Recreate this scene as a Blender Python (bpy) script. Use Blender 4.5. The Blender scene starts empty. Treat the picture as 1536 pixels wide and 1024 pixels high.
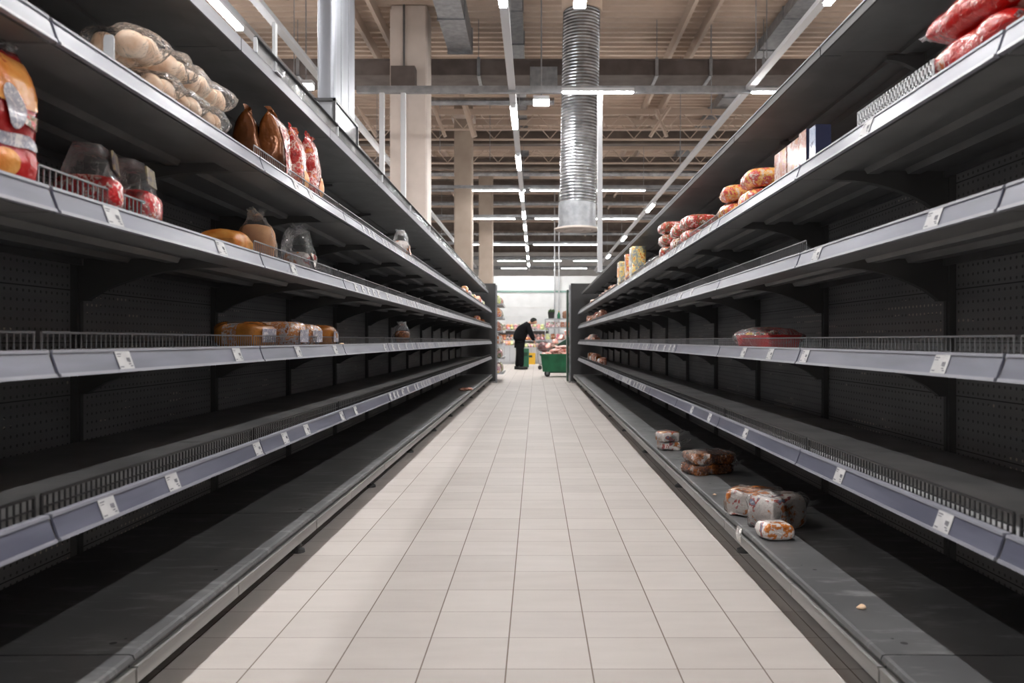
import bpy, bmesh, math, random
from mathutils import Vector, Matrix
from mathutils import noise as mnoise
PI = math.pi
C = bpy.context.scene.collection
rnd = random.Random(7)
F = 1220.0; CX = 804.0; CY = 510.0; H = 0.9       # focal length in px, vanishing point, eye height

# ------------------------------------------------------------------ materials
def new_mat(name):
    m = bpy.data.materials.new(name); m.use_nodes = True
    nt = m.node_tree; return m, nt, nt.nodes['Principled BSDF']
def S(p, **k):
    for a, b in k.items(): p.inputs[a.replace('_', ' ')].default_value = b
def rgb(r, g, b): # sRGB 0-255 -> linear
    f = lambda c: (c/255/12.92) if c <= 10 else ((c/255+.055)/1.055)**2.4
    return (f(r), f(g), f(b), 1)
def node(nt, t, **k):
    n = nt.nodes.new(t)
    for a, b in k.items(): setattr(n, a, b)
    return n
def simple(name, col, rough=.5, metal=0, coat=0, spec=.5):
    m, nt, p = new_mat(name)
    S(p, Base_Color=col, Roughness=rough, Metallic=metal, Coat_Weight=coat, Specular_IOR_Level=spec)
    return m
def noisy(name, c1, c2, scale=8, rough=.5, metal=0, stretch=(1, 1, 1), bump=0, detail=4, lo=.35, hi=.65, bscale=None, spec=.5):
    m, nt, p = new_mat(name)
    tc = node(nt, 'ShaderNodeTexCoord'); mp = node(nt, 'ShaderNodeMapping'); mp.inputs['Scale'].default_value = stretch
    nz = node(nt, 'ShaderNodeTexNoise'); nz.inputs['Scale'].default_value = scale; nz.inputs['Detail'].default_value = detail
    cr = node(nt, 'ShaderNodeValToRGB'); e = cr.color_ramp.elements
    e[0].position = lo; e[0].color = c1; e[1].position = hi; e[1].color = c2
    L = nt.links.new
    L(tc.outputs['Object'], mp.inputs[0]); L(mp.outputs[0], nz.inputs[0]); L(nz.outputs[0], cr.inputs[0]); L(cr.outputs[0], p.inputs['Base Color'])
    S(p, Roughness=rough, Metallic=metal, Specular_IOR_Level=spec)
    if bump:
        n2 = node(nt, 'ShaderNodeTexNoise'); n2.inputs['Scale'].default_value = bscale or scale*3
        b = node(nt, 'ShaderNodeBump'); b.inputs['Strength'].default_value = bump; b.inputs['Distance'].default_value = .01
        L(tc.outputs['Object'], n2.inputs[0]); L(n2.outputs[0], b.inputs['Height']); L(b.outputs[0], p.inputs['Normal'])
    return m
def printed(name, cols, scale=14, rough=.25, warp=.6, bump=.7, fine=.38, pos=None):
    """glossy printed film: irregular blobs of the listed colours, differing from pack to pack"""
    m, nt, p = new_mat(name); L = nt.links.new
    tc = node(nt, 'ShaderNodeTexCoord'); oi = node(nt, 'ShaderNodeObjectInfo')
    ml = node(nt, 'ShaderNodeMath', operation='MULTIPLY'); ml.inputs[1].default_value = 37.0
    L(oi.outputs['Random'], ml.inputs[0])
    nz = node(nt, 'ShaderNodeTexNoise', noise_dimensions='4D'); nz.inputs['Scale'].default_value = scale; nz.inputs['Detail'].default_value = 2.5
    nz.inputs['Distortion'].default_value = warp
    L(tc.outputs['Object'], nz.inputs['Vector']); L(ml.outputs[0], nz.inputs['W'])
    cr = node(nt, 'ShaderNodeValToRGB'); cr.color_ramp.interpolation = 'EASE'
    n = len(cols); e = cr.color_ramp.elements
    while len(e) < n: e.new(.5)
    for i, c in enumerate(cols):
        e[i].position = pos[i] if pos else 0 if i == 0 else .38 + .24*(i-1)/max(1, n-2); e[i].color = c
    nf = node(nt, 'ShaderNodeTexNoise', noise_dimensions='4D'); nf.inputs['Scale'].default_value = scale*4.5; nf.inputs['Detail'].default_value = 3; nf.inputs['Distortion'].default_value = .8
    L(tc.outputs['Object'], nf.inputs['Vector']); L(ml.outputs[0], nf.inputs['W'])
    mf = node(nt, 'ShaderNodeMix'); mf.inputs[0].default_value = fine; L(nz.outputs[0], mf.inputs[2]); L(nf.outputs[0], mf.inputs[3])
    L(mf.outputs[0], cr.inputs[0]); L(cr.outputs[0], p.inputs['Base Color'])
    S(p, Roughness=rough, Coat_Weight=.6, Coat_Roughness=.1)
    n2 = node(nt, 'ShaderNodeTexNoise'); n2.inputs['Scale'].default_value = 45; n2.inputs['Distortion'].default_value = 1.5
    b = node(nt, 'ShaderNodeBump'); b.inputs['Strength'].default_value = bump; b.inputs['Distance'].default_value = .006
    L(tc.outputs['Object'], n2.inputs[0]); L(n2.outputs[0], b.inputs['Height']); L(b.outputs[0], p.inputs['Normal'])
    return m
def film_mat(name, streak=.5, sheen=.3, sc=24):
    """clear plastic film: mostly see-through, glossy, with whitish creases"""
    m = bpy.data.materials.new(name); m.use_nodes = True; nt = m.node_tree; L = nt.links.new; nt.nodes.clear()
    out = node(nt, 'ShaderNodeOutputMaterial'); tc = node(nt, 'ShaderNodeTexCoord')
    n2 = node(nt, 'ShaderNodeTexNoise'); n2.inputs['Scale'].default_value = sc; n2.inputs['Detail'].default_value = 3; n2.inputs['Distortion'].default_value = 2.2
    b = node(nt, 'ShaderNodeBump'); b.inputs['Strength'].default_value = 1; b.inputs['Distance'].default_value = .02
    L(tc.outputs['Object'], n2.inputs[0]); L(n2.outputs[0], b.inputs['Height'])
    tr = node(nt, 'ShaderNodeBsdfTransparent'); gl = node(nt, 'ShaderNodeBsdfGlossy'); gl.inputs['Roughness'].default_value = .16; L(b.outputs[0], gl.inputs['Normal'])
    fr = node(nt, 'ShaderNodeLayerWeight'); fr.inputs[0].default_value = sheen; L(b.outputs[0], fr.inputs['Normal'])
    m1 = node(nt, 'ShaderNodeMixShader'); L(fr.outputs['Fresnel'], m1.inputs[0]); L(tr.outputs[0], m1.inputs[1]); L(gl.outputs[0], m1.inputs[2])
    n3 = node(nt, 'ShaderNodeTexNoise', noise_type='RIDGED_MULTIFRACTAL'); n3.inputs['Scale'].default_value = sc*.7; n3.inputs['Detail'].default_value = 2; n3.inputs['Distortion'].default_value = 1.2
    L(tc.outputs['Object'], n3.inputs[0])
    cr = node(nt, 'ShaderNodeValToRGB'); cr.color_ramp.elements[0].position = .55; cr.color_ramp.elements[1].position = 1.0
    cr.color_ramp.elements[0].color = (.035, .035, .035, 1); cr.color_ramp.elements[1].color = (streak, streak, streak, 1); L(n3.outputs[0], cr.inputs[0])
    df = node(nt, 'ShaderNodeBsdfDiffuse'); df.inputs[0].default_value = (.78, .78, .8, 1)
    m2 = node(nt, 'ShaderNodeMixShader'); L(cr.outputs[0], m2.inputs[0]); L(m1.outputs[0], m2.inputs[1]); L(df.outputs[0], m2.inputs[2]); L(m2.outputs[0], out.inputs[0])
    return m
def emis(name, col, s):
    m, nt, p = new_mat(name); S(p, Base_Color=(.8, .8, .8, 1), Emission_Color=col, Emission_Strength=s); return m

M = {}
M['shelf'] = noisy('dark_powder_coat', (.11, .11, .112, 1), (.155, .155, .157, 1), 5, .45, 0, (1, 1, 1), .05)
M['shelf_top'] = noisy('lightened_shelf_top', (.24, .24, .243, 1), (.34, .34, .343, 1), 5, .5, 0, (1, 1, 1), .05)  # shelf colour lightened on top faces, standing in for missing fill light
M['upright'] = simple('upright_black', (.10, .10, .101, 1), .5)
M['rail'] = noisy('price_rail_grey', rgb(80, 82, 97), rgb(104, 106, 121), 6, .33, .0, (1, .35, 3), 0, 3)
M['rail_lip'] = simple('rail_lip_pale', rgb(132, 133, 142), .35)
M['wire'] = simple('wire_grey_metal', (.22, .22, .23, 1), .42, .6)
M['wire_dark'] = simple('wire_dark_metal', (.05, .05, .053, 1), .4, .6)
M['kick'] = noisy('brushed_kick_strip', rgb(126, 125, 124), rgb(146, 144, 142), 5, .45, .1, (1, .2, 8), 0, 3)
M['paper'] = noisy('label_paper', rgb(172, 172, 174), rgb(184, 184, 185), 20, .6)
M['ink'] = simple('label_ink', rgb(96, 96, 104), .7)
M['edge_dark'] = simple('canopy_edge_dark', (.035, .034, .035, 1), .5)
M['black'] = simple('rubber_black', (.012, .012, .012, 1), .6)
M['canopy_edge'] = noisy('canopy_edge_pale', rgb(114, 114, 122), rgb(140, 140, 147), 4, .35, .1, (1, .3, 3))
M['white_metal'] = simple('white_painted_metal', rgb(188, 190, 194), .4)
M['galv'] = noisy('galvanised_steel', rgb(128, 130, 134), rgb(150, 152, 156), 9, .4, .6)
M['ribbed'] = noisy('bright_spiral_duct', rgb(128, 130, 134), rgb(166, 168, 172), 6, .27, .9)
M['steel'] = noisy('satin_steel_cladding', rgb(112, 114, 120), rgb(128, 130, 136), 2, .42, .85, (6, 6, .3))
M['duct_brown'] = noisy('dusty_duct', rgb(84, 76, 73), rgb(98, 90, 87), 3, .6, 0, spec=.08)
M['ceiling'] = noisy('ceiling_deck_beige', rgb(188, 169, 153), rgb(203, 184, 168), 1.5, .6)
M['purlin'] = simple('purlin_beige', rgb(176, 158, 144), .55)
M['beam'] = noisy('roof_beam_brown', rgb(84, 74, 68), rgb(104, 92, 84), 3, .6)
M['column'] = noisy('column_beige', rgb(190, 178, 170), rgb(204, 192, 184), 2, .55)
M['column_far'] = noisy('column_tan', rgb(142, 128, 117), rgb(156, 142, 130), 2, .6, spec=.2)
M['wall_white'] = noisy('wall_white_panels', rgb(200, 201, 202), rgb(208, 209, 210), 3, .6)
M['wall_grey'] = noisy('wall_grey', rgb(196, 195, 193), rgb(206, 205, 203), 2, .7)
M['green_stripe'] = simple('stripe_green', rgb(120, 150, 142), .5)
M['green_bin'] = noisy('bin_green_plastic', rgb(16, 84, 54), rgb(24, 104, 68), 5, .4)
M['dark_green'] = simple('dark_green_plastic', rgb(14, 52, 38), .45)
M['lamp'] = emis('lamp_tube_glow', (1, .995, .985, 1), 34)
M['lamp_soft'] = emis('far_tube_glow', (.97, 1, .97, 1), 11)
M['film'] = film_mat('clear_film', .5, .2)
M['film_milky'] = film_mat('milky_film', .85, .4, 34)
M['film_thin'] = film_mat('thin_film', .25, .25)
M['bun'] = noisy('pale_bun_crust', rgb(218, 180, 148), rgb(250, 232, 212), 14, .6, 0, (1, 1, 1), .2)
M['bread'] = noisy('bread_crust', rgb(196, 138, 92), rgb(224, 176, 130), 10, .55, 0, (1, 1, 1), .2)
M['loaf'] = noisy('golden_loaf_wrap', rgb(150, 88, 36), rgb(206, 138, 66), 16, .25, 0, (1, 1, 1), .3)
M['loaf_band'] = noisy('dark_brown_band', rgb(52, 36, 28), rgb(74, 52, 38), 20, .3)
M['crisp_red'] = printed('crisp_bag_red', [rgb(196, 92, 30), rgb(186, 24, 20), rgb(166, 18, 16), rgb(180, 26, 22), rgb(206, 180, 168), rgb(190, 90, 36)], 8, .2, .8, .8, .3, (.3, .4, .5, .58, .62, .67))
M['crisp_orange'] = noisy('crisp_bag_orange', rgb(214, 120, 44), rgb(240, 176, 96), 14, .25, 0, (1, 1, 1), .3)
M['redfoil'] = noisy('red_glossy_film', rgb(150, 20, 22), rgb(196, 34, 32), 9, .22, .1, (1, 1, 1), .5)
M['brownfoil'] = noisy('brown_gold_foil', rgb(58, 28, 14), rgb(118, 66, 28), 9, .22, .35, (1, 1, 1), .5)
M['redwhite'] = printed('red_white_film', [rgb(100, 16, 16), rgb(150, 24, 22), rgb(164, 36, 30), rgb(200, 160, 146), rgb(156, 28, 24), rgb(190, 104, 44)], 14, .2, 1, .9, .35, (.3, .42, .47, .52, .56, .62))
M['redpack'] = printed('red_pack', [rgb(120, 12, 16), rgb(176, 16, 22), rgb(186, 22, 26), rgb(226, 196, 186), rgb(180, 20, 24), rgb(206, 120, 60)], 18, .2, .8, .8, .4, (.3, .42, .5, .55, .58, .64))
M['redpatt'] = printed('red_speckled_film', [rgb(186, 36, 44), rgb(238, 226, 220), rgb(206, 60, 60), rgb(110, 96, 60), rgb(238, 214, 206)], 26)
M['orangepatt'] = printed('orange_speckled_film', [rgb(222, 110, 44), rgb(240, 224, 208), rgb(206, 60, 70), rgb(236, 176, 90), rgb(226, 204, 190)], 22)
M['yellowpatt'] = printed('yellow_tall_pack', [rgb(232, 190, 80), rgb(206, 92, 36), rgb(240, 214, 130), rgb(128, 144, 160), rgb(236, 200, 90)], 18)
M['toast'] = printed('toast_wrapper', [rgb(170, 96, 40), rgb(226, 214, 206), rgb(206, 132, 62), rgb(196, 196, 206), rgb(150, 84, 34)], 18)
M['whitepack'] = printed('white_printed_film', [rgb(150, 74, 30), rgb(190, 112, 50), rgb(206, 198, 194), rgb(214, 207, 204), rgb(170, 70, 58), rgb(110, 122, 144), rgb(186, 186, 192)], 13, .2, .7, .9, .25, (.3, .41, .44, .55, .585, .63, .68))
M['orangetop'] = printed('orange_brown_film', [rgb(40, 28, 22), rgb(176, 98, 34), rgb(200, 120, 46), rgb(60, 44, 40), rgb(190, 106, 38), rgb(206, 190, 174)], 12, .2, .8, .9)
M['brownpack'] = printed('brown_cake_film', [rgb(60, 32, 16), rgb(150, 82, 34), rgb(90, 48, 22), rgb(160, 94, 42), rgb(200, 190, 184)], 15, .16, .8, .9)
M['carton_a'] = printed('carton_cream', [rgb(186, 92, 44), rgb(196, 180, 170), rgb(190, 168, 158), rgb(150, 66, 46), rgb(180, 146, 60)], 24, .45, .6, .05)
M['carton_b'] = printed('carton_pink', [rgb(190, 166, 158), rgb(198, 182, 174), rgb(170, 108, 92), rgb(190, 168, 160)], 24, .45, .6, .05)
M['carton_c'] = printed('carton_blue', [rgb(56, 74, 120), rgb(140, 158, 188), rgb(166, 178, 200), rgb(34, 42, 80)], 24, .45, .6, .05)
M['navy'] = simple('carton_navy_side', rgb(34, 38, 66), .45)
M['maroon'] = simple('carton_brown_side', rgb(104, 52, 34), .45)
M['white_label'] = printed('white_label', [rgb(222, 214, 212), rgb(232, 226, 224), rgb(150, 150, 168), rgb(236, 230, 228)], 40, .35, .8, .1)
M['red_label'] = simple('red_label', rgb(186, 32, 34), .3)
M['grey_label'] = printed('grey_label', [rgb(120, 108, 104), rgb(134, 122, 116), rgb(176, 160, 120), rgb(120, 110, 112), rgb(104, 98, 106)], 40, .35, .8, .1)
M['tray_red'] = simple('red_plastic_tray', rgb(226, 26, 26), .3, coat=.3)
M['crumb'] = noisy('crumb', rgb(214, 176, 140), rgb(232, 204, 176), 40, .8)
M['skin'] = simple('skin', rgb(206, 156, 128), .55)
M['cloth_black'] = noisy('black_cloth', (.006, .006, .007, 1), (.011, .011, .013, 1), 20, .9, spec=.08)
M['cap'] = noisy('dark_knit_cap', rgb(26, 28, 26), rgb(40, 42, 38), 40, .9)
M['shoe'] = simple('dark_shoe', rgb(24, 22, 22), .5)
M['pinkpack'] = printed('pink_brown_pack', [rgb(176, 90, 76), rgb(232, 216, 206), rgb(206, 140, 116), rgb(120, 70, 56), rgb(226, 180, 160)], 26)
M['meat'] = printed('red_white_pack', [rgb(176, 40, 36), rgb(196, 60, 50), rgb(226, 206, 196), rgb(206, 90, 70), rgb(232, 216, 206), rgb(170, 40, 36)], 11)
M['greenpack'] = printed('green_pack', [rgb(120, 160, 50), rgb(206, 214, 90), rgb(226, 226, 180), rgb(90, 130, 40)], 20)
M['mix_a'] = printed('mixed_pack_warm', [rgb(206, 60, 50), rgb(236, 190, 70), rgb(240, 230, 220), rgb(190, 90, 140), rgb(226, 130, 60)], 10)
M['mix_b'] = printed('mixed_pack_cool', [rgb(150, 120, 180), rgb(230, 226, 230), rgb(90, 120, 80), rgb(222, 160, 170), rgb(236, 236, 236)], 10)
M['net_red'] = printed('red_net', [rgb(60, 18, 20), rgb(92, 32, 32), rgb(116, 56, 54), rgb(44, 18, 22)], 30)
M['yellow'] = simple('yellow_crate', rgb(222, 176, 50), .45)
M['crate_green'] = simple('green_crate', rgb(40, 96, 70), .5)
M['brown'] = simple('brown_bag', rgb(130, 92, 70), .6)
M['glass_pane'] = film_mat('rail_glass', .07, .12, 1)

def mat_pegboard():
    m, nt, p = new_mat('perforated_back_panel'); L = nt.links.new
    tc = node(nt, 'ShaderNodeTexCoord'); sx = node(nt, 'ShaderNodeSeparateXYZ'); L(tc.outputs['Object'], sx.inputs[0])
    def cell(out):
        a = node(nt, 'ShaderNodeMath', operation='MULTIPLY'); a.inputs[1].default_value = 1/.0297; L(out, a.inputs[0])
        f = node(nt, 'ShaderNodeMath', operation='FRACT'); L(a.outputs[0], f.inputs[0])
        s = node(nt, 'ShaderNodeMath', operation='SUBTRACT'); s.inputs[1].default_value = .5; L(f.outputs[0], s.inputs[0])
        q = node(nt, 'ShaderNodeMath', operation='POWER'); q.inputs[1].default_value = 2; L(s.outputs[0], q.inputs[0]); return q
    a = cell(sx.outputs['Y']); b = cell(sx.outputs['Z'])
    sm = node(nt, 'ShaderNodeMath', operation='ADD'); L(a.outputs[0], sm.inputs[0]); L(b.outputs[0], sm.inputs[1])
    lt = node(nt, 'ShaderNodeMath', operation='LESS_THAN'); lt.inputs[1].default_value = .028; L(sm.outputs[0], lt.inputs[0])
    # scuffs, and a few holes coloured bright, as if light came through
    nz = node(nt, 'ShaderNodeTexNoise'); nz.inputs['Scale'].default_value = 2.2; nz.inputs['Detail'].default_value = 5
    mp = node(nt, 'ShaderNodeMapping'); mp.inputs['Scale'].default_value = (1, .6, 2.5); L(tc.outputs['Object'], mp.inputs[0]); L(mp.outputs[0], nz.inputs[0])
    cr = node(nt, 'ShaderNodeValToRGB'); cr.color_ramp.elements[0].color = (.24, .24, .243, 1); cr.color_ramp.elements[1].color = (.38, .38, .384, 1)
    cr.color_ramp.elements[0].position = .35; cr.color_ramp.elements[1].position = .7
    L(nz.outputs[0], cr.inputs[0])
    n3 = node(nt, 'ShaderNodeTexNoise'); n3.inputs['Scale'].default_value = 6; mp3 = node(nt, 'ShaderNodeMapping'); mp3.inputs['Scale'].default_value = (1, .5, 2); L(tc.outputs['Object'], mp3.inputs[0]); L(mp3.outputs[0], n3.inputs[0])
    gt = node(nt, 'ShaderNodeMath', operation='GREATER_THAN'); gt.inputs[1].default_value = .63; L(n3.outputs[0], gt.inputs[0])
    hc = node(nt, 'ShaderNodeMix', data_type='RGBA'); hc.inputs[6].default_value = (.11, .11, .11, 1); hc.inputs[7].default_value = (.75, .7, .62, 1); L(gt.outputs[0], hc.inputs[0])
    mx = node(nt, 'ShaderNodeMix', data_type='RGBA'); L(lt.outputs[0], mx.inputs[0]); L(cr.outputs[0], mx.inputs[6]); L(hc.outputs[2], mx.inputs[7])
    sa = node(nt, 'ShaderNodeMath', operation='MULTIPLY'); sa.inputs[1].default_value = 1/.178; L(sx.outputs['Z'], sa.inputs[0])
    sf = node(nt, 'ShaderNodeMath', operation='FRACT'); L(sa.outputs[0], sf.inputs[0])
    sl = node(nt, 'ShaderNodeMath', operation='LESS_THAN'); sl.inputs[1].default_value = .022; L(sf.outputs[0], sl.inputs[0])
    m2 = node(nt, 'ShaderNodeMix', data_type='RGBA'); L(sl.outputs[0], m2.inputs[0]); L(mx.outputs[2], m2.inputs[6]); m2.inputs[7].default_value = (.06, .06, .06, 1)
    L(m2.outputs[2], p.inputs['Base Color']); S(p, Roughness=.5); return m
M['peg'] = mat_pegboard()

def mat_deck():
    m, nt, p = new_mat('scuffed_base_deck'); L = nt.links.new
    tc = node(nt, 'ShaderNodeTexCoord')
    n1 = node(nt, 'ShaderNodeTexNoise'); n1.inputs['Scale'].default_value = 3.5; n1.inputs['Detail'].default_value = 6; L(tc.outputs['Object'], n1.inputs[0])
    c1 = node(nt, 'ShaderNodeValToRGB'); c1.color_ramp.elements[0].color = (.068, .068, .070, 1); c1.color_ramp.elements[1].color = (.10, .10, .102, 1)
    c1.color_ramp.elements[0].position = .35; c1.color_ramp.elements[1].position = .68; L(n1.outputs[0], c1.inputs[0])
    mp = node(nt, 'ShaderNodeMapping'); mp.inputs['Rotation'].default_value = (0, 0, .5); mp.inputs['Scale'].default_value = (1.2, 5, 1); L(tc.outputs['Object'], mp.inputs[0])
    n2 = node(nt, 'ShaderNodeTexNoise'); n2.inputs['Scale'].default_value = 4; n2.inputs['Detail'].default_value = 8; n2.inputs['Roughness'].default_value = .65; L(mp.outputs[0], n2.inputs[0])
    c2 = node(nt, 'ShaderNodeValToRGB'); c2.color_ramp.elements[0].color = (0, 0, 0, 1); c2.color_ramp.elements[1].color = (.7, .7, .7, 1)
    c2.color_ramp.elements[0].position = .54; c2.color_ramp.elements[1].position = .76; L(n2.outputs[0], c2.inputs[0])
    mx = node(nt, 'ShaderNodeMix', data_type='RGBA'); L(c2.outputs[0], mx.inputs[0]); L(c1.outputs[0], mx.inputs[6]); mx.inputs[7].default_value = (.3, .3, .305, 1)
    L(mx.outputs[2], p.inputs['Base Color']); S(p, Roughness=.5); return m
M['deck'] = mat_deck()

def mat_floor():
    m, nt, p = new_mat('floor_tiles_beige'); L = nt.links.new
    T = .235
    tc = node(nt, 'ShaderNodeTexCoord'); sx = node(nt, 'ShaderNodeSeparateXYZ'); L(tc.outputs['Object'], sx.inputs[0])
    def mth(op, a, b=None):
        n = node(nt, 'ShaderNodeMath', operation=op)
        if hasattr(a, 'links'): L(a, n.inputs[0])
        else: n.inputs[0].default_value = a
        if b is not None:
            if hasattr(b, 'links'): L(b, n.inputs[1])
            else: n.inputs[1].default_value = b
        return n.outputs[0]
    ux = mth('DIVIDE', mth('ADD', sx.outputs['X'], .0818), T); uy = mth('DIVIDE', mth('SUBTRACT', sx.outputs['Y'], 2.227), T)
    fx = mth('ABSOLUTE', mth('SUBTRACT', mth('FRACT', mth('ADD', ux, .5)), .5)); fy = mth('ABSOLUTE', mth('SUBTRACT', mth('FRACT', mth('ADD', uy, .5)), .5))
    gx = mth('LESS_THAN', fx, .0085); gy = mth('LESS_THAN', fy, .0075)
    cell = node(nt, 'ShaderNodeCombineXYZ'); L(mth('FLOOR', ux), cell.inputs[0]); L(mth('FLOOR', uy), cell.inputs[1])
    wn = node(nt, 'ShaderNodeTexWhiteNoise'); L(cell.outputs[0], wn.inputs[0])
    row = node(nt, 'ShaderNodeTexWhiteNoise', noise_dimensions='1D'); L(mth('FLOOR', uy), row.inputs['W'])
    nz = node(nt, 'ShaderNodeTexNoise'); nz.inputs['Scale'].default_value = 7; nz.inputs['Detail'].default_value = 5
    mp = node(nt, 'ShaderNodeMapping'); mp.inputs['Scale'].default_value = (.5, 2, 1); L(tc.outputs['Object'], mp.inputs[0]); L(mp.outputs[0], nz.inputs[0])
    v = mth('ADD', mth('MULTIPLY', wn.outputs[0], .35), mth('ADD', mth('MULTIPLY', row.outputs[0], .2), mth('MULTIPLY', nz.outputs[0], .6)))
    cr = node(nt, 'ShaderNodeValToRGB'); cr.color_ramp.elements[0].color = rgb(180, 173, 168); cr.color_ramp.elements[1].color = rgb(200, 193, 188)
    cr.color_ramp.elements[0].position = .2; cr.color_ramp.elements[1].position = .95; L(v, cr.inputs[0])
    g = mth('MAXIMUM', gx, mth('MULTIPLY', gy, .75))
    mx = node(nt, 'ShaderNodeMix', data_type='RGBA'); L(g, mx.inputs[0]); L(cr.outputs[0], mx.inputs[6]); mx.inputs[7].default_value = rgb(122, 110, 102)
    L(mx.outputs[2], p.inputs['Base Color'])
    rg = mth('ADD', mth('MULTIPLY', g, .3), mth('ADD', .5, mth('MULTIPLY', row.outputs[0], .08))); L(rg, p.inputs['Roughness'])
    b = node(nt, 'ShaderNodeBump'); b.inputs['Strength'].default_value = .35; b.inputs['Distance'].default_value = .002; L(mth('SUBTRACT', 1, g), b.inputs['Height']); L(b.outputs[0], p.inputs['Normal']); S(p, Specular_IOR_Level=.14)
    return m
M['floor'] = mat_floor()

# ------------------------------------------------------------------ mesh helpers
class MB:
    def __init__(s): s.v = []; s.f = []; s.m = []
    def add(s, vs, fs, mi=0):
        o = len(s.v); s.v += [tuple(v) for v in vs]; s.f += [tuple(i+o for i in f) for f in fs]; s.m += [mi]*len(fs)
    def box(s, a, b, mi=0):
        x0, y0, z0 = [min(p, q) for p, q in zip(a, b)]; x1, y1, z1 = [max(p, q) for p, q in zip(a, b)]
        s.add([(x0,y0,z0),(x1,y0,z0),(x1,y1,z0),(x0,y1,z0),(x0,y0,z1),(x1,y0,z1),(x1,y1,z1),(x0,y1,z1)],
              [(0,3,2,1),(4,5,6,7),(0,1,5,4),(1,2,6,5),(2,3,7,6),(3,0,4,7)], mi)
    def cbox(s, c, d, mi=0):
        s.box([c[i]-d[i]/2 for i in range(3)], [c[i]+d[i]/2 for i in range(3)], mi)
    def prism_y(s, poly, y0, y1, mi=0):      # polygon in (x,z) extruded along y
        n = len(poly); a = sum(poly[i][0]*poly[(i+1)%n][1]-poly[(i+1)%n][0]*poly[i][1] for i in range(n))
        if a < 0: poly = poly[::-1]
        vs = [(x, y0, z) for x, z in poly] + [(x, y1, z) for x, z in poly]
        fs = [tuple(range(n)), tuple(range(2*n-1, n-1, -1))] + [(i, i+n, (i+1)%n+n, (i+1)%n) for i in range(n)]
        s.add(vs, fs, mi)
    def tube(s, pts, r, n=8, mi=0, cap=True):
        pts = [Vector(p) for p in pts]; rs = r if isinstance(r, (list, tuple)) else [r]*len(pts); rings = []
        for i, p in enumerate(pts):
            d = (pts[min(i+1, len(pts)-1)] - pts[max(i-1, 0)]).normalized()
            u = d.orthogonal().normalized() if i == 0 else (u0 - d*u0.dot(d)).normalized()
            u0 = u; w = d.cross(u)
            rings.append([p + (u*math.cos(2*PI*k/n) + w*math.sin(2*PI*k/n))*rs[i] for k in range(n)])
        vs = [v for rg in rings for v in rg]; fs = []
        for i in range(len(rings)-1):
            for k in range(n): fs.append((i*n+k, i*n+(k+1)%n, (i+1)*n+(k+1)%n, (i+1)*n+k))
        if cap: fs += [tuple(range(n-1, -1, -1)), tuple((len(rings)-1)*n+k for k in range(n))]
        s.add(vs, fs, mi)
    def lathe(s, prof, c=(0, 0, 0), n=32, mi=0):  # prof: (r,z)
        vs = []; fs = []
        for r, z in prof:
            for k in range(n): vs.append((c[0]+r*math.cos(2*PI*k/n), c[1]+r*math.sin(2*PI*k/n), c[2]+z))
        for i in range(len(prof)-1):
            for k in range(n): fs.append((i*n+k, i*n+(k+1)%n, (i+1)*n+(k+1)%n, (i+1)*n+k))
        s.add(vs, fs, mi)
    def surf(s, fn, nu, nv, closed_v=True, mi=0, caps=False):
        vs = [fn(i/nu, j/nv) for i in range(nu+1) for j in range(nv if closed_v else nv+1)]
        w = nv if closed_v else nv+1; fs = []
        for i in range(nu):
            for j in range(nv):
                j2 = (j+1) % w if closed_v else j+1
                fs.append((i*w+j, i*w+j2, (i+1)*w+j2, (i+1)*w+j))
        if caps: fs += [tuple(range(w-1, -1, -1)), tuple(nu*w+k for k in range(w))]
        s.add(vs, fs, mi)
    def mesh(s, name, mats, smooth=False):
        me = bpy.data.meshes.new(name); me.from_pydata(s.v, [], s.f); me.update()
        for m in (mats if isinstance(mats, (list, tuple)) else [mats]): me.materials.append(m)
        for p, mi in zip(me.polygons, s.m): p.material_index = mi
        bm = bmesh.new(); bm.from_mesh(me); bmesh.ops.recalc_face_normals(bm, faces=bm.faces); bm.to_mesh(me); bm.free()
        if smooth:
            for p in me.polygons: p.use_smooth = True
            if smooth != True: me.set_sharp_from_angle(angle=math.radians(smooth))
        return me
def link(name, me, parent=None, loc=(0, 0, 0), rot=(0, 0, 0)):
    o = bpy.data.objects.new(name, me); C.objects.link(o); o.location = loc; o.rotation_euler = rot
    if parent is not None: o.parent = parent
    return o
def tag(o, label, cat, group=None, kind=None):
    o['label'] = label; o['category'] = cat
    if group: o['group'] = group
    if kind: o['kind'] = kind
    return o
def structure(o, label=None, cat=None):
    o['kind'] = 'structure'
    if label: o['label'] = label; o['category'] = cat
    return o
def empty(name, loc=(0, 0, 0), rz=0): return link(name, None, None, loc, (0, 0, rz))
def copy_tree(root, loc, rot=None, parent=None):
    r = root.copy(); C.objects.link(r)
    if parent is None:
        r.location = loc
        if rot is not None: r.rotation_euler = rot
    else: r.parent = parent
    for ch in list(root.children): copy_tree(ch, None, None, r)
    return r
ORD = ['first', 'second', 'third', 'fourth', 'fifth', 'sixth', 'seventh', 'eighth', 'ninth', 'tenth', 'eleventh', 'twelfth', 'thirteenth', 'fourteenth', 'fifteenth', 'sixteenth', 'seventeenth', 'eighteenth', 'nineteenth', 'twentieth']

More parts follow.
